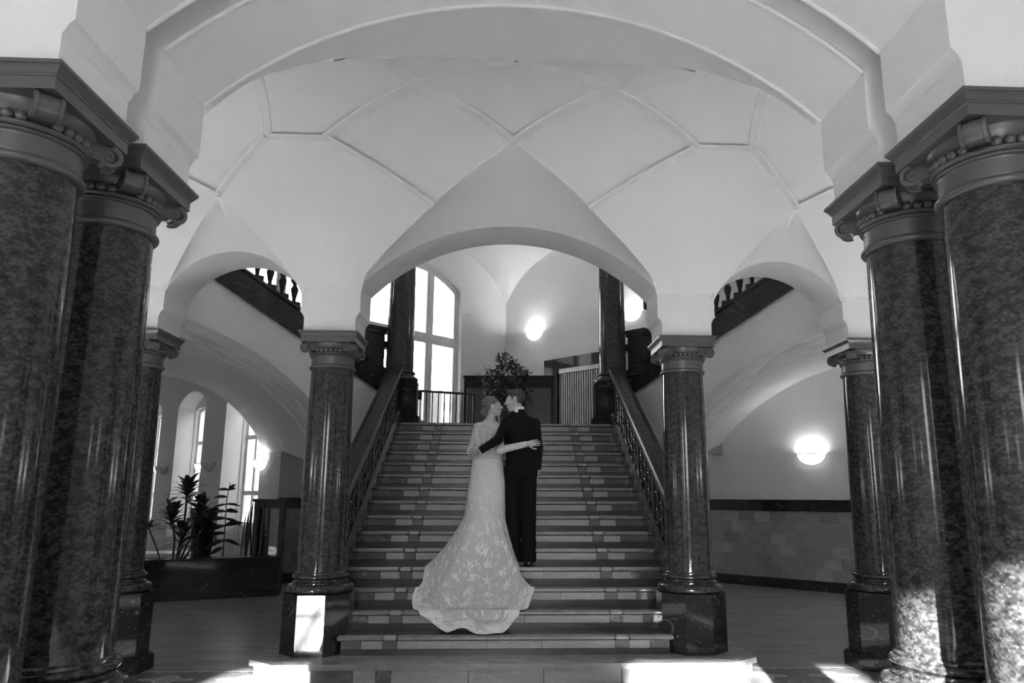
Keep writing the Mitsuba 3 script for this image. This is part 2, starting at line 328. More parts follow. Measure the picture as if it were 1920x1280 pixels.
# ------------------------------------------------------------------ stairwell: ceiling, landing, diagonal walls
def landing_wall(s):
    w = sbox(0, 0, 13.0, 9.0)
    if s < 0:
        w = w.difference(arch_poly(2.70, 1.26, 6.60, 2.0, 2.74)).difference(arch_poly(6.25, 1.26, 6.60, 2.0, 4.0)).difference(arch_poly(7.55, 1.89, 3.48, 2.09, -1))
    return w
for s, nm in ((-1, 'landing_left'), (1, 'landing_right')):
    struct(obj(f'wall_{nm}', slab(landing_wall(s), 0.65, KP, dS(s), nO(s)), 'm_plaster', smooth=25))
def pane_window(name, s, cx, half, top, R, z0, parts_z, depth=0.12):
    P0 = KP + nO(s) * depth
    full = arch_poly(cx, half, top, R, z0); inner = full.buffer(-0.07)
    fr = full.difference(inner)
    for q_ in (-0.43, 0.43): fr = fr.union(sbox(cx + q_ - 0.045, z0, cx + q_ + 0.045, top).intersection(full))
    for z in parts_z: fr = fr.union(sbox(cx - half, z - 0.06, cx + half, z + 0.06).intersection(full))
    sash = [q.buffer(-0.002).difference(q.buffer(-0.05)) for q in full.difference(fr).geoms]
    k = struct(obj(name, slab(fr, 0.08, P0, dS(s), nO(s)), 'm_white'))
    for q in sash: obj('sash', slab(q, 0.05, P0 + nO(s) * 0.01, dS(s), nO(s)), 'm_white', k)
    for q in full.difference(fr).geoms:
        obj('pane', slab(q.buffer(-0.045), 0.004, P0 + nO(s) * 0.035, dS(s), nO(s)), 'm_glass', k)
    obj('sill', slab(sbox(cx - half - 0.05, z0 - 0.05, cx + half + 0.05, z0), 0.2, P0 - nO(s) * 0.16, dS(s), nO(s)), 'm_white', k)
pane_window('window_1', -1, 2.70, 1.26, 6.60, 2.0, 2.74, (4.93,))
pane_window('window_2', -1, 6.25, 1.26, 6.60, 2.0, 4.0, (4.93,))
# landing slab and the ground under it
lp = Polygon([(-1.9, NOSE[16] + 0.32), (1.9, NOSE[16] + 0.32), (4.0, 13.0), (0, 17.0), (-4.0, 13.0)])
m = extr(lp, 0.3); m.apply_translation((0, 0, LAND - 0.3)); struct(obj('floor_landing', m, 'm_stone'))
lw = [slab(sbox(-0.02, 0, 2.90, LAND - 0.31), 0.2, FP(s) - 0.6 * dS(s) + 0.02 * nO(s), nO(s), -dS(s)) for s in (-1, 1)]
struct(obj('wall_landing', cat(lw), 'm_plaster'))
# stairwell ceiling: groined, springing from the landing corner
def well_ceiling():
    xs, ys = np.linspace(-8.6, 8.6, 120), np.linspace(6.9, 17.2, 90); Xg, Yg = np.meshgrid(xs, ys)
    a = ((Xg) * Q - (Yg - 17) * Q); b = (-(Xg) * Q - (Yg - 17) * Q)      # distances from the two diagonal walls
    f = lambda t: 1.45 * np.sqrt(np.clip(1 - (1 - np.clip(t / 2.7, 0, 1)) ** 2, 0, 1))
    z = 5.88 + np.maximum(f(np.clip(a, 0, 9)), f(np.clip(b, 0, 9))) * 1.0
    return grid_mesh(np.stack([Xg, Yg, z], -1))
struct(obj('ceiling_stairwell', well_ceiling(), 'm_plaster', smooth=35))
struct(obj('wall_upper', cat([bx(-8.6, 8.6, 6.55, 6.75, 4.9, 7.6)]), 'm_plaster'))

# ------------------------------------------------------------------ upper flights over vaulted passages
def flight(s, side):
    U, W, P = dS(s), nO(s), FP(s)
    L = 5.6
    # wall below the string with its segmental arch
    face = Polygon([(0, 0), (0, 3.2), (L, 3.2 + 0.45 * L), (L, 0)]).difference(arch_poly(3.6, 3.3, 3.72, 3.75, -1, 80))
    k = struct(obj(f'wall_flight_{side}', slab(face, 0.16, P, U, W), 'm_plaster', smooth=25))
    # vault between the front arch and the arch in the outer wall
    fr = arc_pts(3.6, 3.3, 3.72, 3.75, 60); bk = arc_pts(1.89, 1.89, 3.48, 2.09, 60) if s < 0 else arc_pts(2.75, 3.3, 3.68, 3.75, 60)
    v = np.linspace(0, 1, 14)
    R2 = fr[None] * (1 - v)[:, None, None] + bk[None] * v[:, None, None]
    Wd = 0.161 + v * (2.895 - 0.161)
    G = P + R2[..., 0:1] * U + Wd[:, None, None] * W + R2[..., 1:2] * Z_
    obj('passage_vault', grid_mesh(G), 'm_plaster', k, True)
    def vault_pt(v_, dz):
        a2 = fr * (1 - v_) + bk * v_; return P + a2[:, 0:1] * U + (0.161 + v_ * 2.734) * W + (a2[:, 1:2] - dz) * Z_
    for wv in (0.10, 0.24, 0.40):
        obj('vault_rib', grid_mesh(np.stack([vault_pt(wv - 0.011, -0.004), vault_pt(wv - 0.008, 0.014), vault_pt(wv + 0.008, 0.014), vault_pt(wv + 0.011, -0.004)], 1)), 'm_plaster', k)
    obj('pier', cat([slab(Polygon([(0.3, 0), (0.0, 0), (0.0, 2.6), (0.3, 2.6)]), 0.1, P, U, W)]), 'm_plaster', k)
    # steps of the flight
    t = thing('upper_staircase', f'stone flight climbing from the landing to the {side}, seen through the {side} arch', 'staircase', 'upper flights')
    def block(u0, u1, z0, z1, z2, z3):      # one solid step: underside z0..z1, top z2
        return slab(Polygon([(u0, z0), (u1, z1), (u1, z2), (u0, z2)]), z3, P + 0.18 * W, U, W)
    for i in range(3): obj('step', block(-1.07 + i * 0.356, -0.005 if i == 2 else -1.07 + (i + 1) * 0.356 + 0.03, LAND + 0.001, LAND + 0.001, LAND + (i + 1) * 0.16, 2.60), 'm_stone', t)
    for i in range(13):
        u0 = i * 0.356; obj('step', block(u0, u0 + 0.356, 2.98 + 0.45 * u0, 2.98 + 0.45 * (u0 + 0.356), LAND + (i + 4) * 0.16, 2.60), 'm_stone', t)
    obj('stringer', slab(Polygon([(-0.05, 3.03), (-0.05, 3.40), (L, 3.40 + 0.45 * L), (L, 3.05 + 0.45 * L)]), 0.26, P - 0.05 * W, U, W), 'm_black', t)
    obj('string_moulding', slab(Polygon([(-0.05, 3.385), (-0.05, 3.43), (L, 3.43 + 0.45 * L), (L, 3.385 + 0.45 * L)]), 0.32, P - 0.08 * W, U, W), 'm_black', t)
    b = thing('upper_balustrade', f'dark balustrade with turned balusters on the upper flight behind the {side} arch', 'balustrade', 'balustrades of the upper flights')
    c = P + 0.08 * W
    def post(s0, s1, z0, z1, name):
        pl = sbox(s0, z0, s1, z1)
        return obj(name, cat([slab(pl, s1 - s0, P + (0.08 - (s1 - s0) / 2) * W, U, W), slab(sbox(s0 - 0.04, z1, s1 + 0.04, z1 + 0.05), s1 - s0 + 0.08, P + (0.04 - (s1 - s0) / 2) * W, U, W),
                         slab(sbox(s0 - 0.02, z1 - 0.05, s1 + 0.02, z1), s1 - s0 + 0.04, P + (0.06 - (s1 - s0) / 2) * W, U, W)]), 'm_wood', b)
    post(0.0, 0.30, 3.35, 4.02, 'newel')
    ped = Polygon([(2.28, 3.41 + 0.45 * 2.28), (2.28, 5.5), (3.0, 5.8), (3.0, 3.41 + 0.45 * 3.0)])
    obj('pedestal', slab(ped, 0.3, P - 0.07 * W, U, W), 'm_wood', b)
    bal = [(0.075, 0.0), (0.075, 0.0), (0.03, 0.02), (0.028, 0.05), (0.058, 0.15), (0.060, 0.17), (0.030, 0.205), (0.030, 0.215), (0.070, 0.265), (0.072, 0.28), (0.030, 0.325), (0.048, 0.35), (0.05, 0.365), (0.028, 0.40), (0.022, 0.50), (0.03, 0.56), (0.05, 0.58), (0.05, 0.60)]
    for sc in np.arange(0.53, 2.2, 0.19):
        zb = 3.43 + 0.45 * sc
        q = c + sc * U
        o = obj('baluster', lathe([(r_ * 0.9, z_ * 1.25 + zb + 0.09) for r_, z_ in bal[2:]], 12, q[0], q[1]), 'm_wood', b, 40)
        obj('baluster_foot', slab(sbox(sc - 0.065, zb - 0.06, sc + 0.065, zb + 0.10), 0.15, P + 0.005 * W, U, W), 'm_wood', b)
    obj('handrail', slab(Polygon([(0.28, 3.43 + 0.84 + 0.45 * 0.28), (0.28, 3.43 + 0.96 + 0.45 * 0.28), (2.3, 3.43 + 0.96 + 0.45 * 2.3), (2.3, 3.43 + 0.84 + 0.45 * 2.3)]), 0.2, P - 0.02 * W, U, W), 'm_wood', b)
    obj('landing_rail', slab(Polygon([(-0.45, 3.78), (-0.45, 3.88), (0.02, 3.88), (0.02, 3.78)]), 0.14, P + 0.01 * W, U, W), 'm_wood', b)
flight(-1, 'left'); flight(1, 'right')

# ------------------------------------------------------------------ columns
COL = dict(b0=0.655)
def column_parts():
    d = {}
    t22 = math.tan(PI / 8)
    def octo(ap, z0, z1):
        p = Polygon([(ap, -ap * t22), (ap, ap * t22), (ap * t22, ap), (-ap * t22, ap), (-ap, ap * t22), (-ap, -ap * t22), (-ap * t22, -ap), (ap * t22, -ap)])
        m = extr(p, z1 - z0); m.apply_translation((0, 0, z0)); return m
    d['octo'] = octo
    def ring(r0, rz, z0, z1, n=10):
        zc, h = (z0 + z1) / 2, (z1 - z0) / 2
        return [(r0 + rz * math.cos(a), zc + h * math.sin(a)) for a in np.linspace(-PI / 2, PI / 2, n)]
    prof = [(0.20, 0.655)] + ring(0.245, 0.047, 0.655, 0.735) + [(0.240, 0.737), (0.240, 0.748), (0.226, 0.757), (0.224, 0.768), (0.236, 0.775)] + ring(0.222, 0.024, 0.777, 0.815, 8) + [(0.222, 0.817), (0.222, 0.826), (0.212, 0.835), (0.20, 0.835)]
    d['base'] = lathe(prof, 56)
    zz = np.linspace(0.835, 2.645, 24); tt_ = (zz - 0.835) / 1.81
    d['shaft'] = lathe(np.c_[0.211 - 0.021 * tt_ ** 1.6, zz], 64)
    d['neck'] = lathe([(0.18, 2.64)] + ring(0.196, 0.018, 2.640, 2.672, 8) + [(0.192, 2.675), (0.196, 2.682), (0.195, 2.74), (0.199, 2.748)] + ring(0.197, 0.012, 2.750, 2.766, 6) + ring(0.200, 0.018, 2.766, 2.790, 6) + [(0.17, 2.792)], 48)
    d['echinus'] = lathe([(0.17, 2.788), (0.186, 2.79), (0.19, 2.80), (0.203, 2.822), (0.218, 2.84), (0.226, 2.862), (0.225, 2.874), (0.10, 2.876)], 48)
    ab = []
    for hs, z in ((0.246, 2.872), (0.246, 2.918), (0.250, 2.920), (0.250, 2.926), (0.254, 2.930), (0.262, 2.944), (0.267, 2.950), (0.267, 2.954), (0.273, 2.956), (0.273, 2.970)): ab.append([(-hs, -hs, z), (hs, -hs, z), (hs, hs, z), (-hs, hs, z)])
    V = np.array(ab).reshape(-1, 3); F = []
    for i in range(len(ab) - 1):
        for j in range(4): a_, b_ = i * 4 + j, i * 4 + (j + 1) % 4; F += [(a_, b_, b_ + 4), (a_, b_ + 4, a_ + 4)]
    n = len(V); F += [(0, 2, 1), (0, 3, 2), (n - 4, n - 3, n - 2), (n - 4, n - 2, n - 1)]
    d['abacus'] = trimesh.Trimesh(V, F, process=False)
    d['vol'], d['band'] = [], []
    for q in range(4):
        a = PI / 4 + q * PI / 2; e = np.array([math.cos(a), math.sin(a), 0]); tn = np.array([-math.sin(a), math.cos(a), 0])
        C = 0.278 * e + 2.826 * Z_
        disc = trimesh.creation.cylinder(0.036, 0.050, sections=28); disc = frame(disc, C, e, tn)
        th = np.linspace(0.3, 4.6 * PI, 60); rr = 0.039 * (1 - th / (4.6 * PI)) ** 0.8 + 0.003
        sp = [tube([C + e * (r_ * math.cos(-t_ + 2.0)) + Z_ * (r_ * math.sin(-t_ + 2.0)) + tn * sg * 0.025 for r_, t_ in zip(rr, th)], 0.0055, 6) for sg in (-1, 1)]
        arm = trimesh.convex.convex_hull(np.array([0.17 * e + sg * 0.05 * tn + z * Z_ for sg in (-1, 1) for z in (2.80, 2.872)] + [0.275 * e + sg * 0.026 * tn + z * Z_ for sg in (-1, 1) for z in (2.846, 2.870)] + [0.25 * e + sg * 0.026 * tn + 2.80 * Z_ for sg in (-1, 1)]))
        d['vol'].append(cat([disc, arm] + sp))
        ph = np.linspace(-1.9, 1.45, 16)
        rows = [[C + (0.043 + dr_) * (e * math.cos(p_) + Z_ * math.sin(p_)) + tn * w_ for w_, dr_ in ((-0.046, -0.012), (-0.046, 0.004), (-0.034, 0.006), (-0.032, -0.001), (0.0, 0.003 + 0.002 * (i_ % 2)), (0.032, -0.001), (0.034, 0.006), (0.046, 0.004), (0.046, -0.012))] for i_, p_ in enumerate(ph)]
        d['band'].append(grid_mesh(np.array(rows)))
    d['bead'] = []
    ico = trimesh.creation.icosphere(1)
    for q in range(4):
        for j in range(6):
            a = q * PI / 2 + (j - 2.5) * 0.205
            m = ico.copy(); m.apply_scale((0.019, 0.021, 0.020)); m.apply_transform(trimesh.transformations.rotation_matrix(a, Z_)); m.apply_translation((0.207 * math.cos(a), 0.207 * math.sin(a), 2.802)); d['bead'].append(m)
    return d
CP = column_parts()
pl_floor = cat([CP['octo'](0.335, 0, 0.115), CP['octo'](0.322, 0.112, 0.13), CP['octo'](0.29, 0.12, 0.657)])
pl_plat = CP['octo'](0.287, RIS + 0.0005, 0.657)
PLY = {k: mikit.ply(CP[k], m, s) for k, m, s in (('base', 'm_granite', 35), ('shaft', 'm_granite', 40), ('neck', 'm_bronze', 35), ('echinus', 'm_bronze', 35), ('abacus', 'm_bronze', False))}
PLY['vol'] = [mikit.ply(m, 'm_bronze', 35) for m in CP['vol']]; PLY['band'] = [mikit.ply(m, 'm_bronze', 35) for m in CP['band']]; PLY['bead'] = [mikit.ply(m, 'm_bronze', True) for m in CP['bead']]
PLY['pf'] = mikit.ply(pl_floor, 'm_black'); PLY['pp'] = mikit.ply(pl_plat, 'm_black')
def column(x, y, dz, plinth, label, detail=True):
    t = thing('column', label, 'column', 'polished granite columns'); W = dict(to_world=T().translate([x, y, dz]))
    obj('plinth', PLY[plinth], None, t, **W); obj('base', PLY['base'], None, t, **W); obj('shaft', PLY['shaft'], None, t, **W)
    c = obj('capital', PLY['neck'], None, t, **W)
    lab(c, 'bronze-grey moulded capital')
    obj('echinus', PLY['echinus'], None, c, **W); obj('abacus', PLY['abacus'], None, c, **W)
    for p in PLY['vol']: obj('volute', p, None, c, **W)
    for p in PLY['band']: obj('volute_band', p, None, c, **W)
    for p in PLY['bead']: obj('bead', p, None, c, **W)
    return t
for s, nm in ((-1, 'left'), (1, 'right')):
    lit = ', low sunlight on its foot' if s > 0 else ', wholly in shade'
    column(s * XA, YA, 0, 'pf', f'polished granite column nearest the camera on the {nm}, cut by the photo edge{lit}')
    column(s * XA, YB, 0, 'pf', f'polished granite column just behind the nearest one on the {nm} under the great arch')
    column(s * XC, YC, 0, 'pp', f'granite column on the {nm} of the stair foot, on an octagonal block on the bottom step')
    column(s * XD, YC, 0, 'pf', f'granite column at the outer {nm} end of the arcade, standing on the floor by the {nm} arch')
    column(s * XC, 10.93, LAND, 'pf', f'dark granite column on the landing at the top of the {nm} stair handrail')
    struct(obj(f'trim_{3 if s < 0 else 4}', bx(s * XC - 0.23, s * XC + 0.23, 10.70, 11.16, LAND + 2.97, 7.3), 'm_plaster'))

# ------------------------------------------------------------------ main staircase
st = thing('staircase', 'wide straight staircase of banded light and dark stone rising to the landing', 'staircase')
RX = [0.935, 1.055, 1.24]
for k in range(1, 17):
    n, z1 = NOSE[k], k * RIS
    yb = (NOSE[k + 1] if k < 16 else n + 0.30) + 0.05
    sk = f'{st}__step' if k == 1 else f'{st}__step_{k - 1:03d}'
    if k == 1:
        outl = [(-1.86, n), (1.86, n), (2.12, n + 0.20), (2.12, 7.2), (-2.12, 7.2), (-2.12, n + 0.20)]
        top = extr(Polygon(outl), 0.045); top.apply_translation((0, 0, z1 - 0.045)); scene[sk] = mikit.ply(top, 'm_nose')
        segs = [(-1.83, -1.24, 'm_darkstone'), (-1.24, -1.055, 'm_stone'), (-1.055, -0.935, 'm_darkstone'), (-0.935, -0.31, 'm_stone'), (-0.31, 0.30, 'm_stone'), (0.30, 0.935, 'm_stone'), (0.935, 1.055, 'm_darkstone'), (1.055, 1.36, 'm_stone'), (1.36, 1.47, 'm_darkstone'), (1.47, 1.83, 'm_stone')]
        for a, b, m in segs: obj('riser_stone', bev(a + 0.001, b - 0.001, n + 0.035, n + 0.12, 0, z1 - 0.045, 0.003), m, sk)
        for s in (-1, 1):
            q = Polygon([(s * 1.83, n + 0.035), (s * 2.085, n + 0.215), (s * 2.085, n + 0.36), (s * 1.83, n + 0.20)]); m = extr(q, z1 - 0.046); obj('corner_stone', m, 'm_nose', sk)
            obj('corner_stone', bx(s * 1.95, s * 2.085, n + 0.34, 7.1, 0, z1 - 0.046), 'm_nose', sk)
        continue
    W = 1.4425 if k == 2 else 1.585
    t0, t1 = z1 - 0.042, z1
    def nosep(a, b, m, name, rough=0.012): return bev(a + 0.0008, b - 0.0008, n, yb, t0, t1, rough)
    scene[sk] = mikit.ply(nosep(-RX[0], RX[0], None, None), 'm_nose')
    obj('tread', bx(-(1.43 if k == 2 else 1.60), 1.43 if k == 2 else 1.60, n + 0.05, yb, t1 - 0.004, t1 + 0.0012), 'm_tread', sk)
    for s in (-1, 1):
        for a, b, m, nm in ((RX[0], RX[1], 'm_stone', 'tread_inlay'), (RX[1], W if k == 2 else 1.545, 'm_nose', 'tread_slab')) + (() if k == 2 else ((1.545, 1.64, 'm_darkstone', 'tread_border'),)):
            a2, b2 = (a, b) if s > 0 else (-b, -a)
            obj(nm, nosep(a2, b2, None, None), m, sk)
    ry = n + 0.03
    cut = [-0.935, -0.33 + 0.08 * ((k * 7) % 5 - 2), 0.30 + 0.07 * ((k * 5) % 7 - 3), 0.935]
    segs = [(cut[i], cut[i + 1], 'm_stone') for i in range(3)]
    for s in (-1, 1):
        for a, b, m in ((RX[0], RX[1], 'm_darkstone'), (RX[1], RX[2], 'm_stone'), (RX[2], 1.41 if k == 2 else 1.545, 'm_darkstone')) + (() if k == 2 else ((1.545, 1.63, 'm_darkstone'),)):
            segs.append((a, b, m) if s > 0 else (-b, -a, m))
        obj('riser_shade_strip', bx(segs[3][0] if False else -(1.41 if k == 2 else 1.63), 1.41 if k == 2 else 1.63, ry - 0.002, ry + 0.06, z1 - RIS, z1 - RIS + 0.048), 'm_tread', sk)  # dark strip paints in the shade along the foot of the riser
    for a, b, m in segs: obj('riser_stone', bev(a + 0.0008, b - 0.0008, ry, ry + 0.07, z1 - RIS + 0.049, t0, 0.002), m, sk)
core = Polygon([(6.5, 0)] + [p for k in range(2, 17) for p in ((NOSE[k] + 0.06, (k - 1) * RIS), (NOSE[k] + 0.06, k * RIS - 0.045))] + [(11.0, 16 * RIS - 0.045), (11.0, 0)])
obj('core', frame(extr(core, 2.8), (-1.4, 0, 0), Y_, X_), 'm_darkstone', st)
SL = RIS / TRD
def pitch(y): return 2 * RIS + (y - Y2) * SL
for s in (-1, 1):
    q = Polygon([(6.9, 0), (6.9, pitch(6.9) + 0.055), (10.62, pitch(10.62) + 0.055), (10.9, pitch(10.62) + 0.055), (10.9, 0)])
    obj('string_wall', frame(extr(q, 0.17), (s * 1.70 - 0.085, 0, 0), Y_, X_), 'm_darkstone', st)

# ------------------------------------------------------------------ balustrades of the main staircase
def balustrade(s, nm):
    t = thing('stair_balustrade', f'dark carved balustrade with a broad polished handrail on the {nm} of the main staircase', 'balustrade', 'balustrades of the main staircase')
    y0, y1 = 6.95, 10.60
    def sl(prof_xz, ya=y0, yb=y1):     # cross-section swept up the slope
        P = np.array([[(s * 1.66 + x * s, y, pitch(y) + z) for x, z in prof_xz] for y in (ya, yb)]); n = len(prof_xz)
        v = P.reshape(-1, 3); f = [(j, (j + 1) % n, n + (j + 1) % n) for j in range(n)] + [(j, n + (j + 1) % n, n + j) for j in range(n)] + [(0, j, j + 1) for j in range(1, n - 1)] + [(n, n + j + 1, n + j) for j in range(1, n - 1)]
        return trimesh.Trimesh(v, f, process=False)
    obj('handrail', sl([(-0.11, 0.74), (-0.115, 0.80), (-0.10, 0.825), (-0.04, 0.85), (0.03, 0.85), (0.09, 0.825), (0.105, 0.80), (0.10, 0.74), (0.07, 0.72), (-0.08, 0.72)]), 'm_wood', t)
    obj('rail_moulding', sl([(-0.085, 0.66), (-0.085, 0.722), (0.075, 0.722), (0.075, 0.66)]), 'm_wood', t)
    obj('base_rail', sl([(-0.085, 0.05), (-0.085, 0.13), (-0.05, 0.15), (0.05, 0.15), (0.085, 0.13), (0.085, 0.05)]), 'm_black', t)
    obj('back_panel', sl([(-0.012, 0.14), (-0.012, 0.68), (0.012, 0.68), (0.012, 0.14)]), 'm_wood', t)
    edges = np.linspace(7.15, 10.45, 5)
    for ye in edges: obj('stile', sl([(-0.045, 0.13), (-0.045, 0.68), (0.045, 0.68), (0.045, 0.13)], ye - 0.07, ye + 0.07), 'm_wood', t)
    obj('end_post', bev(s * 1.66 - 0.09, s * 1.66 + 0.09, 6.90, 7.06, 0.62, pitch(6.98) + 0.78, 0.01), 'm_wood', t)
    th = np.linspace(0, 1, 26)
    for i in range(4):
        ya, yb = edges[i] + 0.10, edges[i + 1] - 0.10
        for a in range(3):
            for b in range(3):
                yc = ya + (yb - ya) * (a + 0.5) / 3; zc = pitch(yc) + 0.22 + 0.18 * b; sg = 1 if (a + b) % 2 else -1
                ang = th * 2 * PI * 1.35; r_ = 0.082 * (1 - th) ** 0.7 + 0.012
                yy = yc + sg * r_ * np.cos(ang); zz = zc + (yy - yc) * SL + r_ * np.sin(ang)
                pts = np.c_[np.full(26, s * 1.66 - s * 0.035), yy, zz]
                obj('scroll', tube(pts, 0.020 - 0.010 * th, 6), 'm_carved', t, True)
balustrade(-1, 'left'); balustrade(1, 'right')
#PART2
# ------------------------------------------------------------------ wainscot, tiles and rails on the lower diagonal walls
def wainscot(s, nm, u0, u1, wallkey):
    U, W = dS(s), nO(s)
    struct(obj(f'trim_{1 if s < 0 else 2}', slab(sbox(u0, 1.27, u1, 1.45), 0.05, KP - 0.05 * W, U, W), 'm_black'))
    obj('cap', slab(sbox(u0, 1.43, u1, 1.46), 0.07, KP - 0.07 * W, U, W), 'm_black', f'trim_{1 if s < 0 else 2}')
    struct(obj(f'baseboard_{nm}', slab(sbox(u0, 0, u1, 0.16), 0.045, KP - 0.045 * W, U, W), 'm_black'))
    r = random.Random(5 + s)
    for row in range(6):
        z0 = 0.16 + row * 0.185; u = u0 - (0.145 if row % 2 else 0)
        while u < u1 - 0.01:
            a, b = max(u, u0) + 0.0015, min(u + 0.29, u1) - 0.0015
            if b - a > 0.03:
                dpt = 0.022 + r.uniform(0, 0.003)
                obj('tile', slab(sbox(a, z0 + 0.0015, b, z0 + 0.1835), dpt, KP - dpt * W, U, W), f'm_tile{r.choice((0, 1, 1, 1, 2))}', wallkey)
            u += 0.29
wainscot(1, 'right', 4.9, 8.5, 'wall_landing_right')
wainscot(-1, 'left', 4.9, 5.655, 'wall_landing_left')

# ------------------------------------------------------------------ wall lamps: half bowls of opal glass
def sconce(P, n, label, lit=True, r=0.235, h=0.185, up=None, rad=None):
    n = np.array(n, float); u = np.cross(n, Z_)
    t = thing('wall_lamp', label, 'lamp', 'half-bowl wall lamps')
    rows = []
    for ph in np.linspace(0, PI / 2, 10):
        rows.append([np.array(P) + u * r * math.cos(ph) * math.cos(a) + n * (0.012 + r * 0.8 * math.cos(ph) * math.sin(a)) - Z_ * h * math.sin(ph) for a in np.linspace(0, PI, 24)])
    bowl = grid_mesh(np.array(rows))
    rim = [rows[0][i] for i in range(24)]
    top = trimesh.Trimesh([np.array(P) + n * 0.012 - Z_ * 0.012] + [p - Z_ * 0.012 for p in rim], [(0, i, i + 1) for i in range(1, 24)], process=False)
    if lit:
        for m in (bowl, top): pass
        nb = bowl.face_normals; c = bowl.triangles_center - np.array(P)
        if (nb * c).sum(1).mean() < 0: bowl.invert()
        if top.face_normals[:, 2].mean() < 0: top.invert()
        obj('bowl', bowl, 'm_bowl', t, True, emitter={'type': 'area', 'radiance': g(rad or SCONCE_RADIANCE)})
        obj('bulb_disc', top, 'm_bowl', t, False, emitter={'type': 'area', 'radiance': g(up or SCONCE_UP)})
    else:
        obj('bowl', cat([bowl, top]), 'm_bowl', t, 30)
    obj('rim', tube(rim, 0.006, 6), 'm_white', t, True)
    obj('back_plate', frame(bx(-0.10, 0.10, -0.16, -0.01, 0, 0.010), P, u, n), 'm_white', t)
    return t
sconce(KP + dS(1) * 7.29 + Z_ * 2.22 - nO(1) * 0.002, -nO(1), 'lit half-bowl wall lamp above the tiled wainscot at right')
sconce(KP + dS(1) * 0.99 + Z_ * 5.28, -nO(1), 'lit half-bowl wall lamp above the bushy plant on the landing', up=130.0)
sconce(KP + dS(1) * 3.74 + Z_ * 5.28, -nO(1), 'lit half-bowl wall lamp half hidden behind the right landing column', up=130.0)

for s, nm in ((-1, 'left'), (1, 'right')):
    for y, w in ((4.45, 'nearer'), (5.65, 'farther')):  # added lamps out of view, they brighten the vault
        sconce(np.array([s * SIDE, y, 1.75]), -s * X_, f'added half-bowl fill lamp on the {nm} side wall of the vaulted bay, {w} one', up=52.0)

    pw_ = 440.0 if s > 0 else 260.0  # strength of the hidden fill lamps added to brighten each passage
    sconce(np.array([s * 6.4, 7.152, 2.25]), Y_, f'added half-bowl fill lamp on the back of the arcade wall in the {nm} passage', up=pw_, rad=pw_ / 6)
    sconce(np.array([s * 8.498, 9.0, 2.25]), -s * X_, f'added half-bowl fill lamp on the end wall of the {nm} passage', up=pw_, rad=pw_ / 6)
    sconce(KP + dS(s) * 9.6 + Z_ * 6.2, -nO(s), f'added half-bowl fill lamp high above the {nm} upper flight', up=450.0, rad=40.0)  # unseen lamp added to lift the upper stairwell
    for y, w, hp in ((-3.2, 'windows', 95.0), (-0.2, 'columns', 34.0)):  # fill lamps added behind the camera for the great arch
        sconce(np.array([s * 5.198, y, 2.25]), -s * X_, f'added half-bowl fill lamp on the {nm} wall of the front hall, near the {w}', up=hp)
struct(obj('wall_skyblock', bx(-40, 40, -27, -26, 0, 2.6), 'm_facade'))  # unseen wall added to hold low sky light off the stairs

# ------------------------------------------------------------------ corridor with windows beyond the left passage
CJ = np.array([-4.0, 13.0, 0.0]); CD = nO(-1); CN = dS(-1)       # along the corridor, and into it from the window wall
def cw(u, off, z): return CJ + u * CD + off * CN + z * Z_
cwall = sbox(0.0, 0, 10, 4.8); niches = [(0.0, 1.55), (2.47, 3.85), (4.75, 6.1), (7.0, 8.4)]
for a, b in niches: cwall = cwall.difference(arch_poly((max(a + 0.75, 0) + b - 0.02) / 2, (b - 0.02 - a - 0.75) / 2, 3.35, 0.8, 0.95))
struct(obj('wall_corridor', slab(cwall, 0.3, CJ, CD, -CN), 'm_plaster', smooth=25))
heads = sbox(0.0, 0, 10, 4.8)
for a, b in niches: heads = heads.difference(arch_poly((a + b) / 2, (b - a) / 2, 3.62, 1.0, -1))
obj('pier_front', slab(heads, 0.36, CJ, CD, CN), 'm_plaster', 'wall_corridor', 25)
for i, (a, b) in enumerate(niches):
    a2, b2 = a + 0.75, b - 0.02; c, hw = (a2 + b2) / 2, (b2 - a2) / 2
    full = arch_poly(c, hw, 3.35, 0.8, 0.95); fr = full.difference(full.buffer(-0.05)).union(sbox(c - 0.03, 0.95, c + 0.03, 3.4).intersection(full))
    for z in (1.54, 2.60): fr = fr.union(sbox(a2, z - 0.04, b2, z + 0.04).intersection(full))
    k = struct(obj(f'window_{i + 8}', slab(fr, 0.06, CJ - 0.14 * CN, CD, CN), 'm_white'))
    for q in full.difference(fr).geoms: obj('pane', slab(q, 0.004, CJ - 0.11 * CN, CD, CN), 'm_glass', k)
m = [slab(sbox(-0.3, 0, 10, 4.8), 0.3, CJ + 3.78 * CN, CD, CN), slab(sbox(-0.2, 0, 3.9, 4.8), 0.3, cw(9.8, 0, 0), CN, CD), slab(sbox(0.4, -0.6, 10.2, 4.1), 0.15, CJ + Z_ * 3.98, CD, Z_, up=None) if False else None]
m = [x for x in m if x is not None]
struct(obj('wall_corridor_back', cat(m), 'm_plaster'))
th = np.linspace(0, PI, 25)
V = np.array([[cw(u, 1.9 - 1.95 * math.cos(a), 3.72 + 0.85 * math.sin(a)) for a in th] for u in np.linspace(0.05, 10, 6)])
struct(obj('ceiling_corridor', grid_mesh(V), 'm_plaster', smooth=True))
struct(obj('wall_courtyard', slab(sbox(0.7, 0, 26, 4.4), 0.3, KP - 1.0 * dS(-1), CD, CN), 'm_facade'))
for u_, txt in ((0.66, 'lit half-bowl wall lamp in the nearest corridor niche, right of the snake plant'), (3.18, 'lit half-bowl wall lamp in the middle corridor niche, above the large dracaena'), (5.42, 'lit half-bowl wall lamp in the farthest corridor niche, leftmost in the photo')):
    sconce(cw(u_, 0.002, 2.14), CN, txt, True, 0.21, 0.19, 12.0)
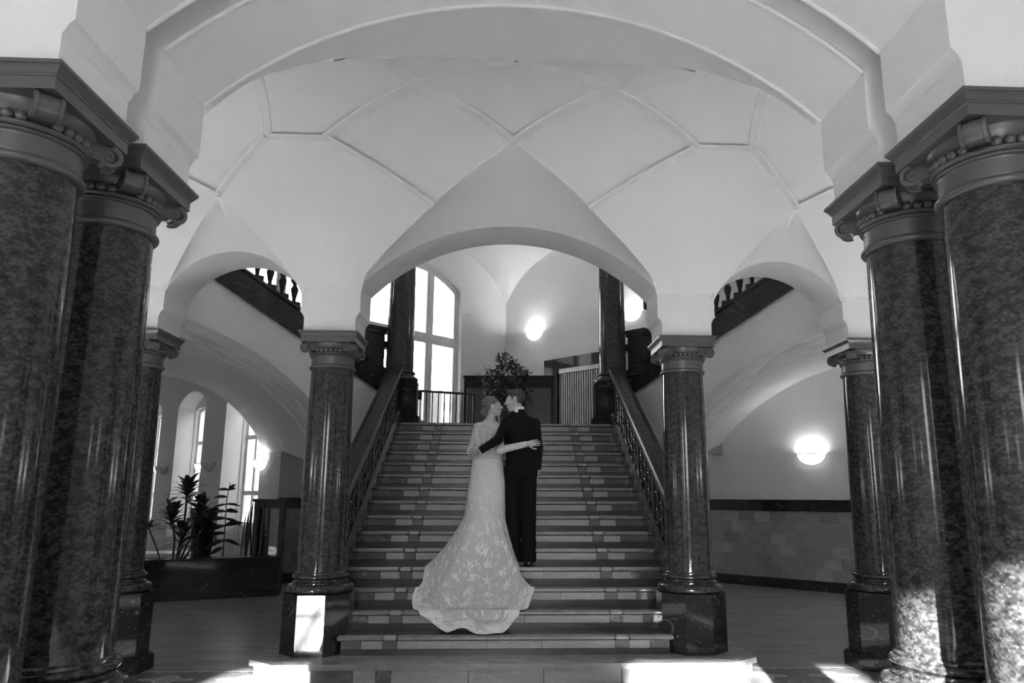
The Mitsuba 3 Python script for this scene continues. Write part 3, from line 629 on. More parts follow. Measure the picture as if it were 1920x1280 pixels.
sconce(cw(2.02, 0.362, 2.12), CN, 'unlit half-bowl wall lamp on the corridor pier above the broad-leaved plant', False, 0.21, 0.18)
sconce(cw(4.3, 0.362, 2.10), CN, 'unlit half-bowl wall lamp on the far corridor pier above the spiky plant', False, 0.21, 0.18)

# planter, display case, bench
pv = np.array([0.918, 0.398, 0.0]); pw = np.array([-0.398, 0.918, 0.0]); PP = np.array([-5.6, 10.52, 0.0])
t = thing('planter', 'long low black planter wall closing the left passage under the plants', 'planter')
obj('box', frame(bx(0, 2.35, 0, 0.55, 0, 0.42), PP, pv, pw), 'm_black', t)
obj('ledge', frame(bx(-0.02, 2.37, 0.55, 0.58, -0.02, 0.44), PP, pv, pw), 'm_wood', t)
obj('baseboard', frame(bx(-0.01, 2.36, 0, 0.08, -0.02, 0.0), PP, pv, pw), 'm_black', t)
def pl(a, b, z): return PP + a * pv + b * pw + z * Z_
t = thing('display_case', 'tall narrow dark display case with glass door beside the planter', 'display case')
D0 = np.array([-3.86, 11.38, 0.0]); du, dw = np.array([0.98, 0.2, 0.0]), np.array([-0.2, 0.98, 0.0])
fr = sbox(0, 0, 0.44, 1.40).difference(sbox(0.07, 0.42, 0.37, 1.30))
obj('frame', slab(fr, 0.06, D0, du, dw), 'm_wood', t); obj('body', cat([frame(bx(0, 0.02, 0, 1.4, 0.06, 0.42), D0, du, dw), frame(bx(0.42, 0.44, 0, 1.4, 0.06, 0.42), D0, du, dw), frame(bx(0, 0.44, 0, 1.4, 0.40, 0.42), D0, du, dw), frame(bx(0.0, 0.44, 0.0, 0.40, 0.06, 0.40), D0, du, dw)]), 'm_wood', t)
obj('top', frame(bx(-0.03, 0.47, 1.40, 1.44, -0.03, 0.45), D0, du, dw), 'm_wood', t)
obj('pane', frame(bx(0.07, 0.37, 0.42, 1.30, 0.028, 0.032), D0, du, dw), 'm_glass', t)
obj('mullion', frame(bx(0.205, 0.235, 0.42, 1.30, 0.0, 0.05), D0, du, dw), 'm_wood', t)
obj('backing', frame(bx(0.03, 0.41, 0.42, 1.34, 0.36, 0.39), D0, du, dw), 'm_panel', t)
obj('knob', frame(trimesh.creation.icosphere(2, 0.014), D0 + du * 0.19 + Z_ * 0.9 - dw * 0.01, du, dw), 'm_metal', t, True)
t = thing('bench_table', 'low white-topped table standing in the corridor behind the planter', 'table')
B0 = np.array([-6.25, 12.35, 0.0]); bu, bw = np.array([0.96, 0.28, 0]), np.array([-0.28, 0.96, 0])
obj('tabletop', frame(bev(0, 1.0, 0.50, 0.54, 0, 0.7), B0, bu, bw), 'm_white', t)
for a, b in ((0.05, 0.05), (0.91, 0.05), (0.05, 0.61), (0.91, 0.61)): obj('leg', frame(bx(a, a + 0.04, 0, 0.50, b, b + 0.04), B0, bu, bw), 'm_white', t)

# ------------------------------------------------------------------ plants
def leaf(base, dirv, L, w, droop=0.3, n=6, twist=0.0, cup=0.15):
    d = np.array(dirv, float); d /= np.linalg.norm(d); side = np.cross(d, Z_)
    if np.linalg.norm(side) < 1e-3: side = X_.copy()
    side /= np.linalg.norm(side); up = np.cross(side, d); side = side * math.cos(twist) + up * math.sin(twist); up = np.cross(side, d)
    rows = []
    for i in range(n + 1):
        t_ = i / n; c = np.array(base) + d * L * t_ - Z_ * droop * L * t_ ** 2; ww = w * math.sin(PI * min(t_ * 0.93 + 0.07, 1)) ** 0.8 + 0.001
        rows.append([c - side * ww + up * ww * cup, c, c + side * ww + up * ww * cup])
    return grid_mesh(np.array(rows))
R = random.Random(11)
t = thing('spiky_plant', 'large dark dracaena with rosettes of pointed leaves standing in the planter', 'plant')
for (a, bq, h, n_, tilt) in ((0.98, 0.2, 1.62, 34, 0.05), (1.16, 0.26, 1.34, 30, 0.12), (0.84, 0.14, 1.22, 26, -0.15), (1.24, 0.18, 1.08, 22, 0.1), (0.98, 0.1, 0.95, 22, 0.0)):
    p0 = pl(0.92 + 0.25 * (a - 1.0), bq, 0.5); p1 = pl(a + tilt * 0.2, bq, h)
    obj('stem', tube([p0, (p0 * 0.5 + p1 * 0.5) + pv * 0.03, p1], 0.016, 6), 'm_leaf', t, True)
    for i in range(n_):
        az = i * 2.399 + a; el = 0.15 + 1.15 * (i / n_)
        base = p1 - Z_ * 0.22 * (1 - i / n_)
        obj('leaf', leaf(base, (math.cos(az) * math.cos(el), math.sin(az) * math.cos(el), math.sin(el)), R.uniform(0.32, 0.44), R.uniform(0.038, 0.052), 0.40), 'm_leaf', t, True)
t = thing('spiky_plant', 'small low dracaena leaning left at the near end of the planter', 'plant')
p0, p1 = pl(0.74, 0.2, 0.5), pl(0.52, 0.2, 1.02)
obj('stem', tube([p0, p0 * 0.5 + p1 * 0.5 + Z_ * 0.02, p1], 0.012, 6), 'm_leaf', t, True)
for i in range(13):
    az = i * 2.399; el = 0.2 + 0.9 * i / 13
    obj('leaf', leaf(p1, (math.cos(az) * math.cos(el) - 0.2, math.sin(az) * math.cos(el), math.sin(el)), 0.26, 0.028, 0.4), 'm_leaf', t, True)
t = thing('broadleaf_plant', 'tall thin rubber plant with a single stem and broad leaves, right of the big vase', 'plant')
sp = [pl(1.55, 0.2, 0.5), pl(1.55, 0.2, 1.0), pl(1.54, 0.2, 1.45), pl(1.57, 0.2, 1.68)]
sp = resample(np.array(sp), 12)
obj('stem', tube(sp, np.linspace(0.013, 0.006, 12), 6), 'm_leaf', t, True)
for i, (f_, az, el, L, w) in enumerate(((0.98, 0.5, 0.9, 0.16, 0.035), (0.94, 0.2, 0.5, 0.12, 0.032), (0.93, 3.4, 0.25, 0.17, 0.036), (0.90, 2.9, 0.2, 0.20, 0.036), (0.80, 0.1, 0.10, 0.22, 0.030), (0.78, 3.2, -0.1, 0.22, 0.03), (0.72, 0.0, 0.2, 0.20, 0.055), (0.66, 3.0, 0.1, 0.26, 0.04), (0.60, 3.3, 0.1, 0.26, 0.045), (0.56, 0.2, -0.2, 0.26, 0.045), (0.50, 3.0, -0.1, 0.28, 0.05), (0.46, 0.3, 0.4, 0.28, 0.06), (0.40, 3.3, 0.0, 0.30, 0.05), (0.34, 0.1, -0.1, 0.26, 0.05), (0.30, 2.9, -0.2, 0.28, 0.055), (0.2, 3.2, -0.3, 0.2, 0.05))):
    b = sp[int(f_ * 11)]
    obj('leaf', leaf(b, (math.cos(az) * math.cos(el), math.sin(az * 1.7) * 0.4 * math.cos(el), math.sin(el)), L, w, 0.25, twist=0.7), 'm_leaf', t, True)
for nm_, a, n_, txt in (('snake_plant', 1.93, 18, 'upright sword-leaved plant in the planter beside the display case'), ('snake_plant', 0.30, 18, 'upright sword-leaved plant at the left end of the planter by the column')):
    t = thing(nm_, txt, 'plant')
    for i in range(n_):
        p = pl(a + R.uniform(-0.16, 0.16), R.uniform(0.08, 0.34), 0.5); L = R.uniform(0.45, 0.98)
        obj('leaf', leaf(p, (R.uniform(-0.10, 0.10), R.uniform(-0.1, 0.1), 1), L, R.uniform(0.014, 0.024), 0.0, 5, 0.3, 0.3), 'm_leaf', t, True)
t = thing('floor_vase', 'big dark tapered vase standing behind the planter between two plants', 'vase')
q = pl(1.26, 0.68, 0)
obj('body', lathe([(0.001, 0.0), (0.10, 0.0), (0.105, 0.02), (0.12, 0.35), (0.17, 0.95), (0.20, 1.25), (0.205, 1.30), (0.19, 1.30), (0.16, 1.1), (0.001, 1.0)], 32, q[0], q[1]), 'm_pot', t, 40)
# bushy plant on the landing
t = thing('bushy_plant', 'bushy small-leaved ficus in a dark pot on the landing behind the couple', 'plant')
fc = np.array([0.06, 13.4, 0])
obj('pot', lathe([(0.001, LAND), (0.15, LAND), (0.16, LAND + 0.02), (0.21, LAND + 0.42), (0.225, LAND + 0.44), (0.225, LAND + 0.48), (0.20, LAND + 0.48), (0.001, LAND + 0.44)], 32, fc[0], fc[1]), 'm_pot', t, 40)
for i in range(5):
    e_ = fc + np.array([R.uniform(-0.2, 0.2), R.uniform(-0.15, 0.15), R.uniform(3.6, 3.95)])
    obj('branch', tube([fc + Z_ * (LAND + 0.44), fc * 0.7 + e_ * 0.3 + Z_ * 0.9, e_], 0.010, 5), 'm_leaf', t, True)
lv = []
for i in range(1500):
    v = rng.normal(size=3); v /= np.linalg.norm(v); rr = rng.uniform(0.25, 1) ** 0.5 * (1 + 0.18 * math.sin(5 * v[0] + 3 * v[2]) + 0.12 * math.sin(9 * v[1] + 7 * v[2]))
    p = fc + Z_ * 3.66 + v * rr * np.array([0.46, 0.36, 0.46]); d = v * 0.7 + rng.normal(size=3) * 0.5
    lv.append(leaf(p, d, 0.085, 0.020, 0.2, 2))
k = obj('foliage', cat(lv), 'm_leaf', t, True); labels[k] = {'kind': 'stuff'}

# ------------------------------------------------------------------ landing furniture
t = thing('cabinet', 'low dark panelled cabinet standing on the landing behind the bushy plant', 'cabinet')
C0 = np.array([-0.86, 14.62, LAND]); cu, cwv = np.array([0.995, -0.07, 0]), np.array([0.07, 0.995, 0])
cu /= np.linalg.norm(cu); cwv /= np.linalg.norm(cwv)
obj('body', frame(bx(0, 1.86, 0, 1.36, 0.02, 0.40), C0, cu, cwv), 'm_wood', t)
obj('top', frame(bev(-0.02, 1.88, 1.36, 1.40, -0.02, 0.42, 0.008), C0, cu, cwv), 'm_wood', t)
for a, b in ((0.06, 0.58), (0.66, 1.20), (1.28, 1.80)):
    p = obj('door_panel', frame(bev(a, b, 0.08, 1.14, 0.0, 0.03, 0.006), C0, cu, cwv), 'm_panel', t)
U, W = dS(1), nO(1)
t = thing('radiator_cover', 'fluted pale radiator cover set in a black marble surround on the landing wall', 'radiator cover')
obj('lintel', slab(sbox(1.38, 4.30, 3.5, 4.54), 0.14, KP - 0.14 * W, U, W), 'm_black', t)
obj('post', slab(sbox(1.38, LAND, 1.76, 4.30), 0.14, KP - 0.14 * W, U, W), 'm_black', t); obj('post', slab(sbox(3.2, LAND, 3.5, 4.30), 0.14, KP - 0.14 * W, U, W), 'm_black', t)
obj('top_rail', slab(sbox(1.76, 4.20, 3.2, 4.30), 0.10, KP - 0.10 * W, U, W), 'm_metal', t)
obj('back_plate', slab(sbox(1.76, LAND, 3.2, 4.20), 0.03, KP - 0.03 * W, U, W), 'm_panel', t)
for i in range(22):
    a = 1.78 + i * 0.0645
    obj('slat', slab(sbox(a, LAND + 0.02, a + 0.036, 4.19), 0.05, KP - 0.08 * W, U, W), 'm_grille', t)
t = thing('landing_railing', 'thin black metal railing with upright bars in front of the tall landing window', 'railing')
r0, r1 = np.array([-1.72, 13.38, 0]), np.array([-0.62, 13.78, 0])
obj('handrail', tube([r0 + Z_ * 3.45, r1 + Z_ * 3.45], 0.022, 8), 'm_shoe', t, True)
obj('bottom_rail', tube([r0 + Z_ * 2.66, r1 + Z_ * 2.66], 0.015, 8), 'm_shoe', t, True)
for i in range(11):
    p = r0 + (r1 - r0) * (i / 10); obj('bar', tube([p + Z_ * LAND, p + Z_ * 3.45], 0.011 if i not in (0, 10) else 0.02, 6), 'm_shoe', t, True)
obj('lock_box', bx(-1.72, -1.58, 13.36, 13.44, 3.28, 3.44), 'm_shoe', t)

# ------------------------------------------------------------------ implicit surfaces for the two people
TETS = np.array([(0, 5, 1, 6), (0, 1, 2, 6), (0, 2, 3, 6), (0, 3, 7, 6), (0, 7, 4, 6), (0, 4, 5, 6)])
CORN = np.array([(0, 0, 0), (1, 0, 0), (1, 1, 0), (0, 1, 0), (0, 0, 1), (1, 0, 1), (1, 1, 1), (0, 1, 1)])
def iso(f, lo, hi, h, smooth=2):
    lo, hi = np.array(lo, float), np.array(hi, float); n = np.ceil((hi - lo) / h).astype(int) + 1
    ax = [lo[k] + h * np.arange(n[k]) for k in range(3)]; P = np.stack(np.meshgrid(*ax, indexing='ij'), -1).reshape(-1, 3)
    val = np.concatenate([f(c) for c in np.array_split(P, max(1, len(P) // 200000))]); val = np.where(np.abs(val) < 1e-9, 1e-9, val); g3 = val.reshape(n)
    s = g3 < 0; cnt = sum(s[c[0]:n[0] - 1 + c[0], c[1]:n[1] - 1 + c[1], c[2]:n[2] - 1 + c[2]].astype(int) for c in CORN)
    I = np.argwhere((cnt > 0) & (cnt < 8)); st_ = np.array([n[1] * n[2], n[2], 1])
    tet = ((I[:, None] + CORN[None]) @ st_)[:, TETS].reshape(-1, 4); ins = val[tet] < 0; k = ins.sum(1); E = []
    for kk in (1, 3):
        q = tet[k == kk]; m = ins[k == kk] if kk == 1 else ~ins[k == kk]; a = q[m]; b = q[~m].reshape(-1, 3); E.append(np.stack([np.stack([a, b[:, j]], 1) for j in range(3)], 1))
    q = tet[k == 2]; m = ins[k == 2]; a = q[m].reshape(-1, 2); b = q[~m].reshape(-1, 2)
    e = [np.stack([a[:, i], b[:, j]], 1) for i, j in ((0, 0), (0, 1), (1, 1), (1, 0))]
    E += [np.stack([e[0], e[1], e[2]], 1), np.stack([e[0], e[2], e[3]], 1)]
    E = np.sort(np.concatenate(E).reshape(-1, 2), 1); ue, inv = np.unique(E[:, 0] * len(P) + E[:, 1], return_inverse=True); a, b = ue // len(P), ue % len(P)
    w = (val[a] / (val[a] - val[b]))[:, None]; V = P[a] * (1 - w) + P[b] * w; F = inv.reshape(-1, 3); F = F[(F[:, 0] != F[:, 1]) & (F[:, 1] != F[:, 2]) & (F[:, 0] != F[:, 2])]
    c = V[F].mean(1); nn = np.cross(V[F[:, 1]] - V[F[:, 0]], V[F[:, 2]] - V[F[:, 0]]); L = np.linalg.norm(nn, axis=1, keepdims=True); nn = nn / np.maximum(L, 1e-12)
    flip = f(c + nn * h * 0.3) < f(c - nn * h * 0.3); F[flip] = F[flip][:, ::-1]
    m = trimesh.Trimesh(V, F, process=False); m.merge_vertices()
    if smooth:
        e = m.edges_unique; v = m.vertices.copy(); deg = np.bincount(e.ravel(), minlength=len(v))[:, None].clip(1)
        for lam in (0.45, -0.47) * smooth:
            acc = np.zeros_like(v); np.add.at(acc, e[:, 0], v[e[:, 1]]); np.add.at(acc, e[:, 1], v[e[:, 0]]); v = v + lam * (acc / deg - v)
        m.vertices = v
    return m
def cap(P, a, b, ra, rb):
    a, b = np.array(a, float), np.array(b, float); d = b - a; t_ = np.clip(((P - a) @ d) / (d @ d + 1e-12), 0, 1)
    return np.linalg.norm(P - a - t_[:, None] * d, axis=1) - (ra + (rb - ra) * t_)
def ell(P, c, r):
    q = (P - np.array(c)) / np.array(r); k0 = np.linalg.norm(q, axis=1); k1 = np.linalg.norm(q / np.array(r), axis=1); return k0 * (k0 - 1) / np.maximum(k1, 1e-9)
def smin(k, *ds):
    d = ds[0]
    for e in ds[1:]:
        h = np.clip(0.5 + 0.5 * (e - d) / k, 0, 1); d = e * (1 - h) + d * h - k * h * (1 - h)
    return d
def smax(k, a, b): return -smin(k, -a, -b)
def loft(P, tab, cy):
    tab = np.array(sorted(tab)); z = P[:, 2]; cx, rx, ry = (np.interp(z, tab[:, 0], tab[:, i]) for i in (1, 2, 3))
    yc = np.interp(z, tab[:, 0], tab[:, 4]) if tab.shape[1] > 4 else cy
    k = np.sqrt(((P[:, 0] - cx) / rx) ** 2 + ((P[:, 1] - yc) / ry) ** 2)
    return np.maximum((k - 1) * np.minimum(rx, ry), np.maximum(tab[0, 0] - z, z - tab[-1, 0]))
def chain(P, pts, k=0.02): return smin(k, *[cap(P, a[:3], b[:3], a[3], b[3]) for a, b in zip(pts, pts[1:])])
def basis(fwd, up=(0, 0, 1)):
    f_ = np.array(fwd, float); f_ /= np.linalg.norm(f_); r_ = np.cross(f_, up); r_ /= np.linalg.norm(r_); return np.stack([r_, f_, np.cross(r_, f_)])
def head_local(q, male):
    d = smin(0.03, ell(q, (0, -0.014, 0.032), (0.077, 0.096, 0.088)), ell(q, (0, 0.028, -0.03), (0.062 if male else 0.058, 0.070, 0.084)))
    d = smin(0.025, d, cap(q, (-0.022, 0.066, -0.098), (0.022, 0.066, -0.098), 0.022 if male else 0.017, 0.022 if male else 0.017), cap(q, (-0.055, 0.0, -0.065), (-0.025, 0.06, -0.098), 0.022, 0.018), cap(q, (0.055, 0.0, -0.065), (0.025, 0.06, -0.098), 0.022, 0.018))
    d = smin(0.016, d, cap(q, (-0.030, 0.086, 0.026), (0.030, 0.086, 0.026), 0.012, 0.012))
    for s in (-1, 1):
        d = smax(0.012, d, -(np.linalg.norm(q - np.array([s * 0.032, 0.108, 0.006]), axis=1) - 0.016)); d = smin(0.004, d, np.linalg.norm(q - np.array([s * 0.031, 0.084, 0.006]), axis=1) - 0.0135)
        d = smin(0.02, d, ell(q, (s * 0.040, 0.070, -0.03), (0.020, 0.022, 0.020)))
        e = ell(q, (s * 0.078, -0.006, -0.004), (0.010, 0.019, 0.031)); e = smax(0.004, e, -ell(q, (s * 0.088, -0.002, -0.002), (0.007, 0.010, 0.019))); d = smin(0.008, d, e)
    d = smin(0.010, d, cap(q, (0, 0.094, 0.018), (0, 0.118, -0.026), 0.007, 0.0115), ell(q, (0, 0.106, -0.033), (0.017, 0.012, 0.009)))
    d = smin(0.006, d, cap(q, (-0.017, 0.094, -0.058), (0.017, 0.094, -0.058), 0.007, 0.007), cap(q, (-0.014, 0.092, -0.070), (0.014, 0.092, -0.070), 0.0075, 0.0075))
    return d
def hand_mesh(wrist, along, normal, thumb_side, curl=0.25, size=1.0, spread=0.10):
    """a hand from the wrist along 'along', the palm facing 'normal'; the thumb leaves on the side given by thumb_side (+-1)."""
    x = np.array(along, float); x /= np.linalg.norm(x); z = np.array(normal, float); z -= x * (z @ x); z /= np.linalg.norm(z); y = np.cross(z, x) * thumb_side
    M = np.stack([x, y, z])
    L = [(0.070, 0.080, 0.0085), (0.078, 0.083, 0.0088), (0.072, 0.081, 0.0085), (0.056, 0.076, 0.0075)]; ys = [0.030, 0.010, -0.010, -0.029]
    def f(q):
        d = smin(0.012, cap(q, (-0.03, 0, 0), (0.01, 0, 0), 0.021, 0.022), cap(q, (0.015, 0.018, 0), (0.078, 0.026, 0), 0.016, 0.0125), cap(q, (0.015, -0.016, 0), (0.074, -0.026, 0), 0.016, 0.0115), cap(q, (0.02, 0, 0), (0.080, 0, 0), 0.016, 0.013))
        for (ln, bx_, r), y0 in zip(L, ys):
            p = np.array([bx_, y0, 0.0]); a = curl; dirs = spread * y0 / 0.03; d2 = None
            for sgm, fr_ in enumerate((0.46, 0.30, 0.24)):
                dv = np.array([math.cos(a) * math.cos(dirs), math.sin(dirs), math.sin(a)]); e = p + dv * ln * fr_; c = cap(q, p, e, r * (1 - 0.07 * sgm), r * (0.93 - 0.09 * sgm)); d2 = c if d2 is None else smin(0.003, d2, c); p = e; a += curl * 1.25
            d = smin(0.006, d, d2)
        p = np.array([0.022, 0.024, 0.004]); d3 = None
        for dv, ln, r in ((np.array([0.68, 0.66, 0.22]), 0.040, 0.0125), (np.array([0.86, 0.42, 0.24]), 0.032, 0.0100), (np.array([0.95, 0.2, 0.2]), 0.026, 0.0088)):
            e = p + dv / np.linalg.norm(dv) * ln; c = cap(q, p, e, r, r * 0.92); d3 = c if d3 is None else smin(0.004, d3, c); p = e
        return smin(0.010, d, d3)
    m = iso(f, (-0.06, -0.06, -0.03), (0.18, 0.11, 0.11), 0.0036, 1)
    m.vertices = np.array(wrist) + (m.vertices * size) @ M
    if np.linalg.det(M) < 0: m.invert()
    return m

# ------------------------------------------------------------------ the groom
gt = thing('person', 'man in a dark suit seen from behind, one arm round the waist of the woman', 'person')
GY = 7.47; GH = np.array([0.074, GY, 2.487]); GB = basis((-0.97, 0.20, -0.10)); GS = 0.93
def g_head(P): return head_local((P - GH) @ GB.T / GS, True) * GS
GT = [(1.70, .140, .176, .120), (1.80, .140, .168, .116), (1.93, .138, .156, .110), (2.05, .130, .168, .118), (2.18, .126, .178, .120), (2.26, .126, .158, .105), (2.315, .120, .105, .082), (2.355, .114, .078, .070), (2.388, .110, .068, .066), (2.40, .110, .066, .064)]
RARM = [(.283, GY, 2.245, .056), (.322, GY + .03, 1.98, .046), (.312, GY + .005, 1.75, .036)]
LARM = [(-.025, GY - .02, 2.235, .056), (-.100, GY - .175, 2.060, .047), (-.282, GY - .165, 1.948, .037)]
LEGS = [[(.055, GY, 1.70, .088), (.058, GY - .005, 1.27, .062), (.066, GY - .04, .90, .045)], [(.212, GY, 1.70, .088), (.218, GY - .01, 1.27, .062), (.222, GY - .05, .90, .045)]]
def g_body(P):
    d = smin(0.03, loft(P, [(z, c, rx * .86, ry * .78) for z, c, rx, ry in GT], GY), chain(P, [(r[0], r[1], r[2], r[3] * .8) for r in RARM]), chain(P, [(r[0], r[1], r[2], r[3] * .8) for r in LARM]), *[chain(P, [(r[0], r[1], r[2], r[3] * .85) for r in l]) for l in LEGS])
    d = smin(0.02, d, cap(P, (.115, GY + .005, 2.30), (.085, GY + .0, 2.43), .060, .055))
    return d
obj('body', iso(lambda P: smin(0.012, g_body(P), g_head(P)), (-.36, 7.20, 0.86), (.42, 7.66, 2.64), 0.0065), 'm_skin', gt, True)
def hair_region(q, ear, brow, back):
    y, z = q[:, 1], q[:, 2]
    d = ear + brow * np.maximum(y - 0.022, 0) - z
    d = np.minimum(d, np.maximum(y + 0.028, back - z)); return d
def g_hair(P):
    q = (P - GH) @ GB.T / GS
    d = smin(0.02, ell(q, (0, -0.018, 0.036), (0.083, 0.102, 0.094)), ell(q, (0, 0.052, 0.108), (0.056, 0.048, 0.028)))
    reg = np.minimum(hair_region(q, 0.034, 0.62, -0.072), np.maximum(np.abs(q[:, 1] - 0.022) - 0.008, -0.004 - q[:, 2]))
    d = smax(0.008, d, reg * 0.8)
    return (d + 0.0016 * np.sin(q[:, 1] * 190 + q[:, 2] * 60) + 0.0012 * np.sin(q[:, 2] * 240 + q[:, 0] * 90)) * GS
obj('hair', iso(g_hair, GH - 0.16, GH + 0.17, 0.0048, 1), 'm_hair', gt, True)
def g_jacket2(P):
    body = loft(P, GT[:-1], GY); arms_r = chain(P, RARM); arms_l = chain(P, LARM)
    x, z = P[:, 0], P[:, 2]
    body = smin(0.03, body, cap(P, (.06, GY, 2.288), (-.022, GY, 2.248), .050, .050), cap(P, (.17, GY, 2.288), (.268, GY, 2.248), .050, .050))
    body = body + 0.0025 * np.sin(x * 60 + z * 25) * np.sin(z * 38) + 0.006 * np.exp(-((x - .138) / .006) ** 2) * (z < 1.86) * (P[:, 1] < GY)
    arms_r = np.maximum(arms_r, 1.765 - z); arms_l = np.maximum(arms_l, (P - np.array(LARM[-1][:3])) @ np.array([-.85, .02, -.52]))
    wr = 0.002 * np.sin(z * 90 + x * 70)
    return smin(0.022, body, arms_r + wr, arms_l + wr)
obj('jacket', iso(g_jacket2, (-.36, 7.22, 1.68), (.42, 7.64, 2.42), 0.0075, 1), 'm_suit', gt, True)
def g_trousers(P):
    z = P[:, 2]; d = smin(0.02, *[chain(P, [(a[0], a[1], a[2] + .06, a[3] + .004), (b[0], b[1], b[2], b[3] + .014), (c[0], c[1], c[2] - .04, c[3] + .030)]) for a, b, c in LEGS], cap(P, (.06, GY, 1.74), (.21, GY, 1.74), .105, .105))
    d = d + 0.003 * np.sin(z * 45 + P[:, 0] * 30) * np.exp(-((z - 1.0) / .2) ** 2)
    return np.maximum(d, .845 - z)
obj('trousers', iso(g_trousers, (-.08, 7.28, .83), (.36, 7.64, 1.88), 0.0075, 1), 'm_suit', gt, True)
obj('shirt_collar', iso(lambda P: np.maximum(np.abs(cap(P, (.113, GY + .004, 2.33), (.100, GY + .002, 2.405), .069, .063)) - .004, np.maximum(2.345 - P[:, 2], P[:, 2] - 2.413 - 0.14 * (P[:, 0] - .1))), (.0, 7.37, 2.31), (.22, 7.57, 2.44), 0.004, 0), 'm_shirt', gt, True)
for l in LEGS:
    x, y = l[2][0], l[2][1]
    def shoe(P, x=x, y=y):
        d = smin(0.02, cap(P, (x, y - .045, .835), (x, y + .05, .835), .036, .038), cap(P, (x, y + .05, .832), (x + (x - .14) * .2, y + .17, .828), .040, .030), cap(P, (x, y - .01, .84), (x, y - .01, .90), .038, .036))
        return np.maximum(d, .8015 - P[:, 2])
    obj('shoe', iso(shoe, (x - .07, y - .12, .795), (x + .10, y + .24, .95), 0.006, 1), 'm_shoe', gt, True)
obj('hand', hand_mesh((.312, GY + .003, 1.752), (-.05, .12, -1), (-1, .2, 0), 1, .30, 1.0), 'm_skin', gt, True)
obj('hand', hand_mesh((-.286, GY - .163, 1.945), (-.82, .50, -.12), (.35, .9, 0), 1, .30, 1.0), 'm_skin', gt, True)

# ------------------------------------------------------------------ the bride
bt = thing('person', 'woman in a white low-backed lace gown with a train spread over the stairs', 'person')
BY = 7.47; BH = np.array([-.172, BY, 2.418]); BB = basis((0.97, 0.16, 0.16)); BS = 0.90
def b_head(P): return head_local((P - BH) @ BB.T / BS, False) * BS
BT = [(1.60, -.206, .190, .142), (1.66, -.206, .184, .135), (1.80, -.208, .160, .114), (1.915, -.210, .142, .100), (2.02, -.213, .143, .102), (2.12, -.213, .146, .104), (2.19, -.211, .138, .092), (2.235, -.206, .105, .07), (2.28, -.19, .052, .055)]
BRA = [(-.108, BY - .01, 2.205, .041), (-.082, BY - .128, 1.958, .035), (.198, BY - .152, 2.020, .024)]
BLA = [(-.312, BY, 2.200, .042), (-.382, BY - .005, 1.945, .035), (-.335, BY + .19, 1.93, .025)]
def b_body(P):
    d = smin(0.03, loft(P, BT, BY), cap(P, (-.298, BY, 2.212), (-.122, BY, 2.212), .036, .036), chain(P, BRA), chain(P, BLA))
    d = d + 0.006 * np.exp(-((P[:, 0] + .212) / .012) ** 2) * (P[:, 1] < BY) * (P[:, 2] > 1.95) * (P[:, 2] < 2.22)     # spine
    return smin(0.03, d, cap(P, (-.190, BY, 2.25), (-.174, BY - .004, 2.375), .050, .045))
obj('body', iso(lambda P: smin(0.012, b_body(P), b_head(P)), (-.48, 7.24, 1.62), (.27, 7.72, 2.57), 0.0062), 'm_skin', bt, True)
def b_hair(P):
    q = (P - BH) @ BB.T / BS
    d = smax(0.010, ell(q, (0, -0.020, 0.036), (0.084, 0.103, 0.095)), hair_region(q, 0.016, 0.80, -0.066) * 0.8)
    d = smin(0.02, d, ell(q, (0.0, -0.102, -0.058), (0.054, 0.044, 0.050)))
    a = np.arctan2(q[:, 2] + 0.052, q[:, 1] + 0.10); r_ = np.hypot(q[:, 2] + 0.052, q[:, 1] + 0.10)
    d = d + 0.0045 * np.sin(3 * a + r_ * 160) * (r_ < 0.06) + 0.0022 * np.sin(q[:, 2] * 150 + q[:, 1] * 60) * (r_ >= 0.06)
    return d * BS
obj('hair', iso(b_hair, BH - 0.17, BH + 0.16, 0.0046, 1), 'm_hairb', bt, True)
def opening(P):
    x, z = P[:, 0] + .212, P[:, 2]
    d2 = np.hypot(x, np.maximum(2.115 - z, 0)) - (0.088 + 0.05 * np.clip(z - 2.06, 0, .2))
    return smax(0.01, d2, P[:, 1] - (BY - .005))
def b_bodice(P):
    d = smin(0.02, loft(P, [r for r in BT if r[0] < 2.25], BY), cap(P, (-.300, BY, 2.210), (-.120, BY, 2.210), .037, .037)) - .006
    d = smax(0.004, d, -opening(P)); return smax(0.004, d, 1.86 - P[:, 2])
obj('gown_bodice', iso(b_bodice, (-.42, 7.30, 1.84), (-.02, 7.64, 2.28), 0.006, 1), 'm_lace2', bt, True)
for arm in (BRA, BLA):
    def slv(P, arm=arm):
        e = np.array(arm[2][:3]); w = e - np.array(arm[1][:3]); w /= np.linalg.norm(w)
        return np.maximum(chain(P, [(a[0], a[1], a[2], a[3] + .006) for a in arm]), (P - e) @ w + 0.004)
    lo_, hi_ = np.min([a[:3] for a in arm], 0) - .06, np.max([a[:3] for a in arm], 0) + .06
    obj('gown_sleeve', iso(slv, lo_, hi_, 0.0055, 1), 'm_lace2', bt, True)
obj('hand', hand_mesh((.196, BY - .152, 2.020), (.98, .05, .14), (0.05, 1, 0), 1, .14, .88, .07), 'm_skin', bt, True)
obj('hand', hand_mesh((-.336, BY + .185, 1.93), (.45, .9, .05), (.8, -.4, 0), 1, .3, .86), 'm_skin', bt, True)
def stairs_z(y):
    k = np.clip(np.floor((np.asarray(y) + 0.012 - Y2) / TRD) + 2, 1, 16); return k * RIS
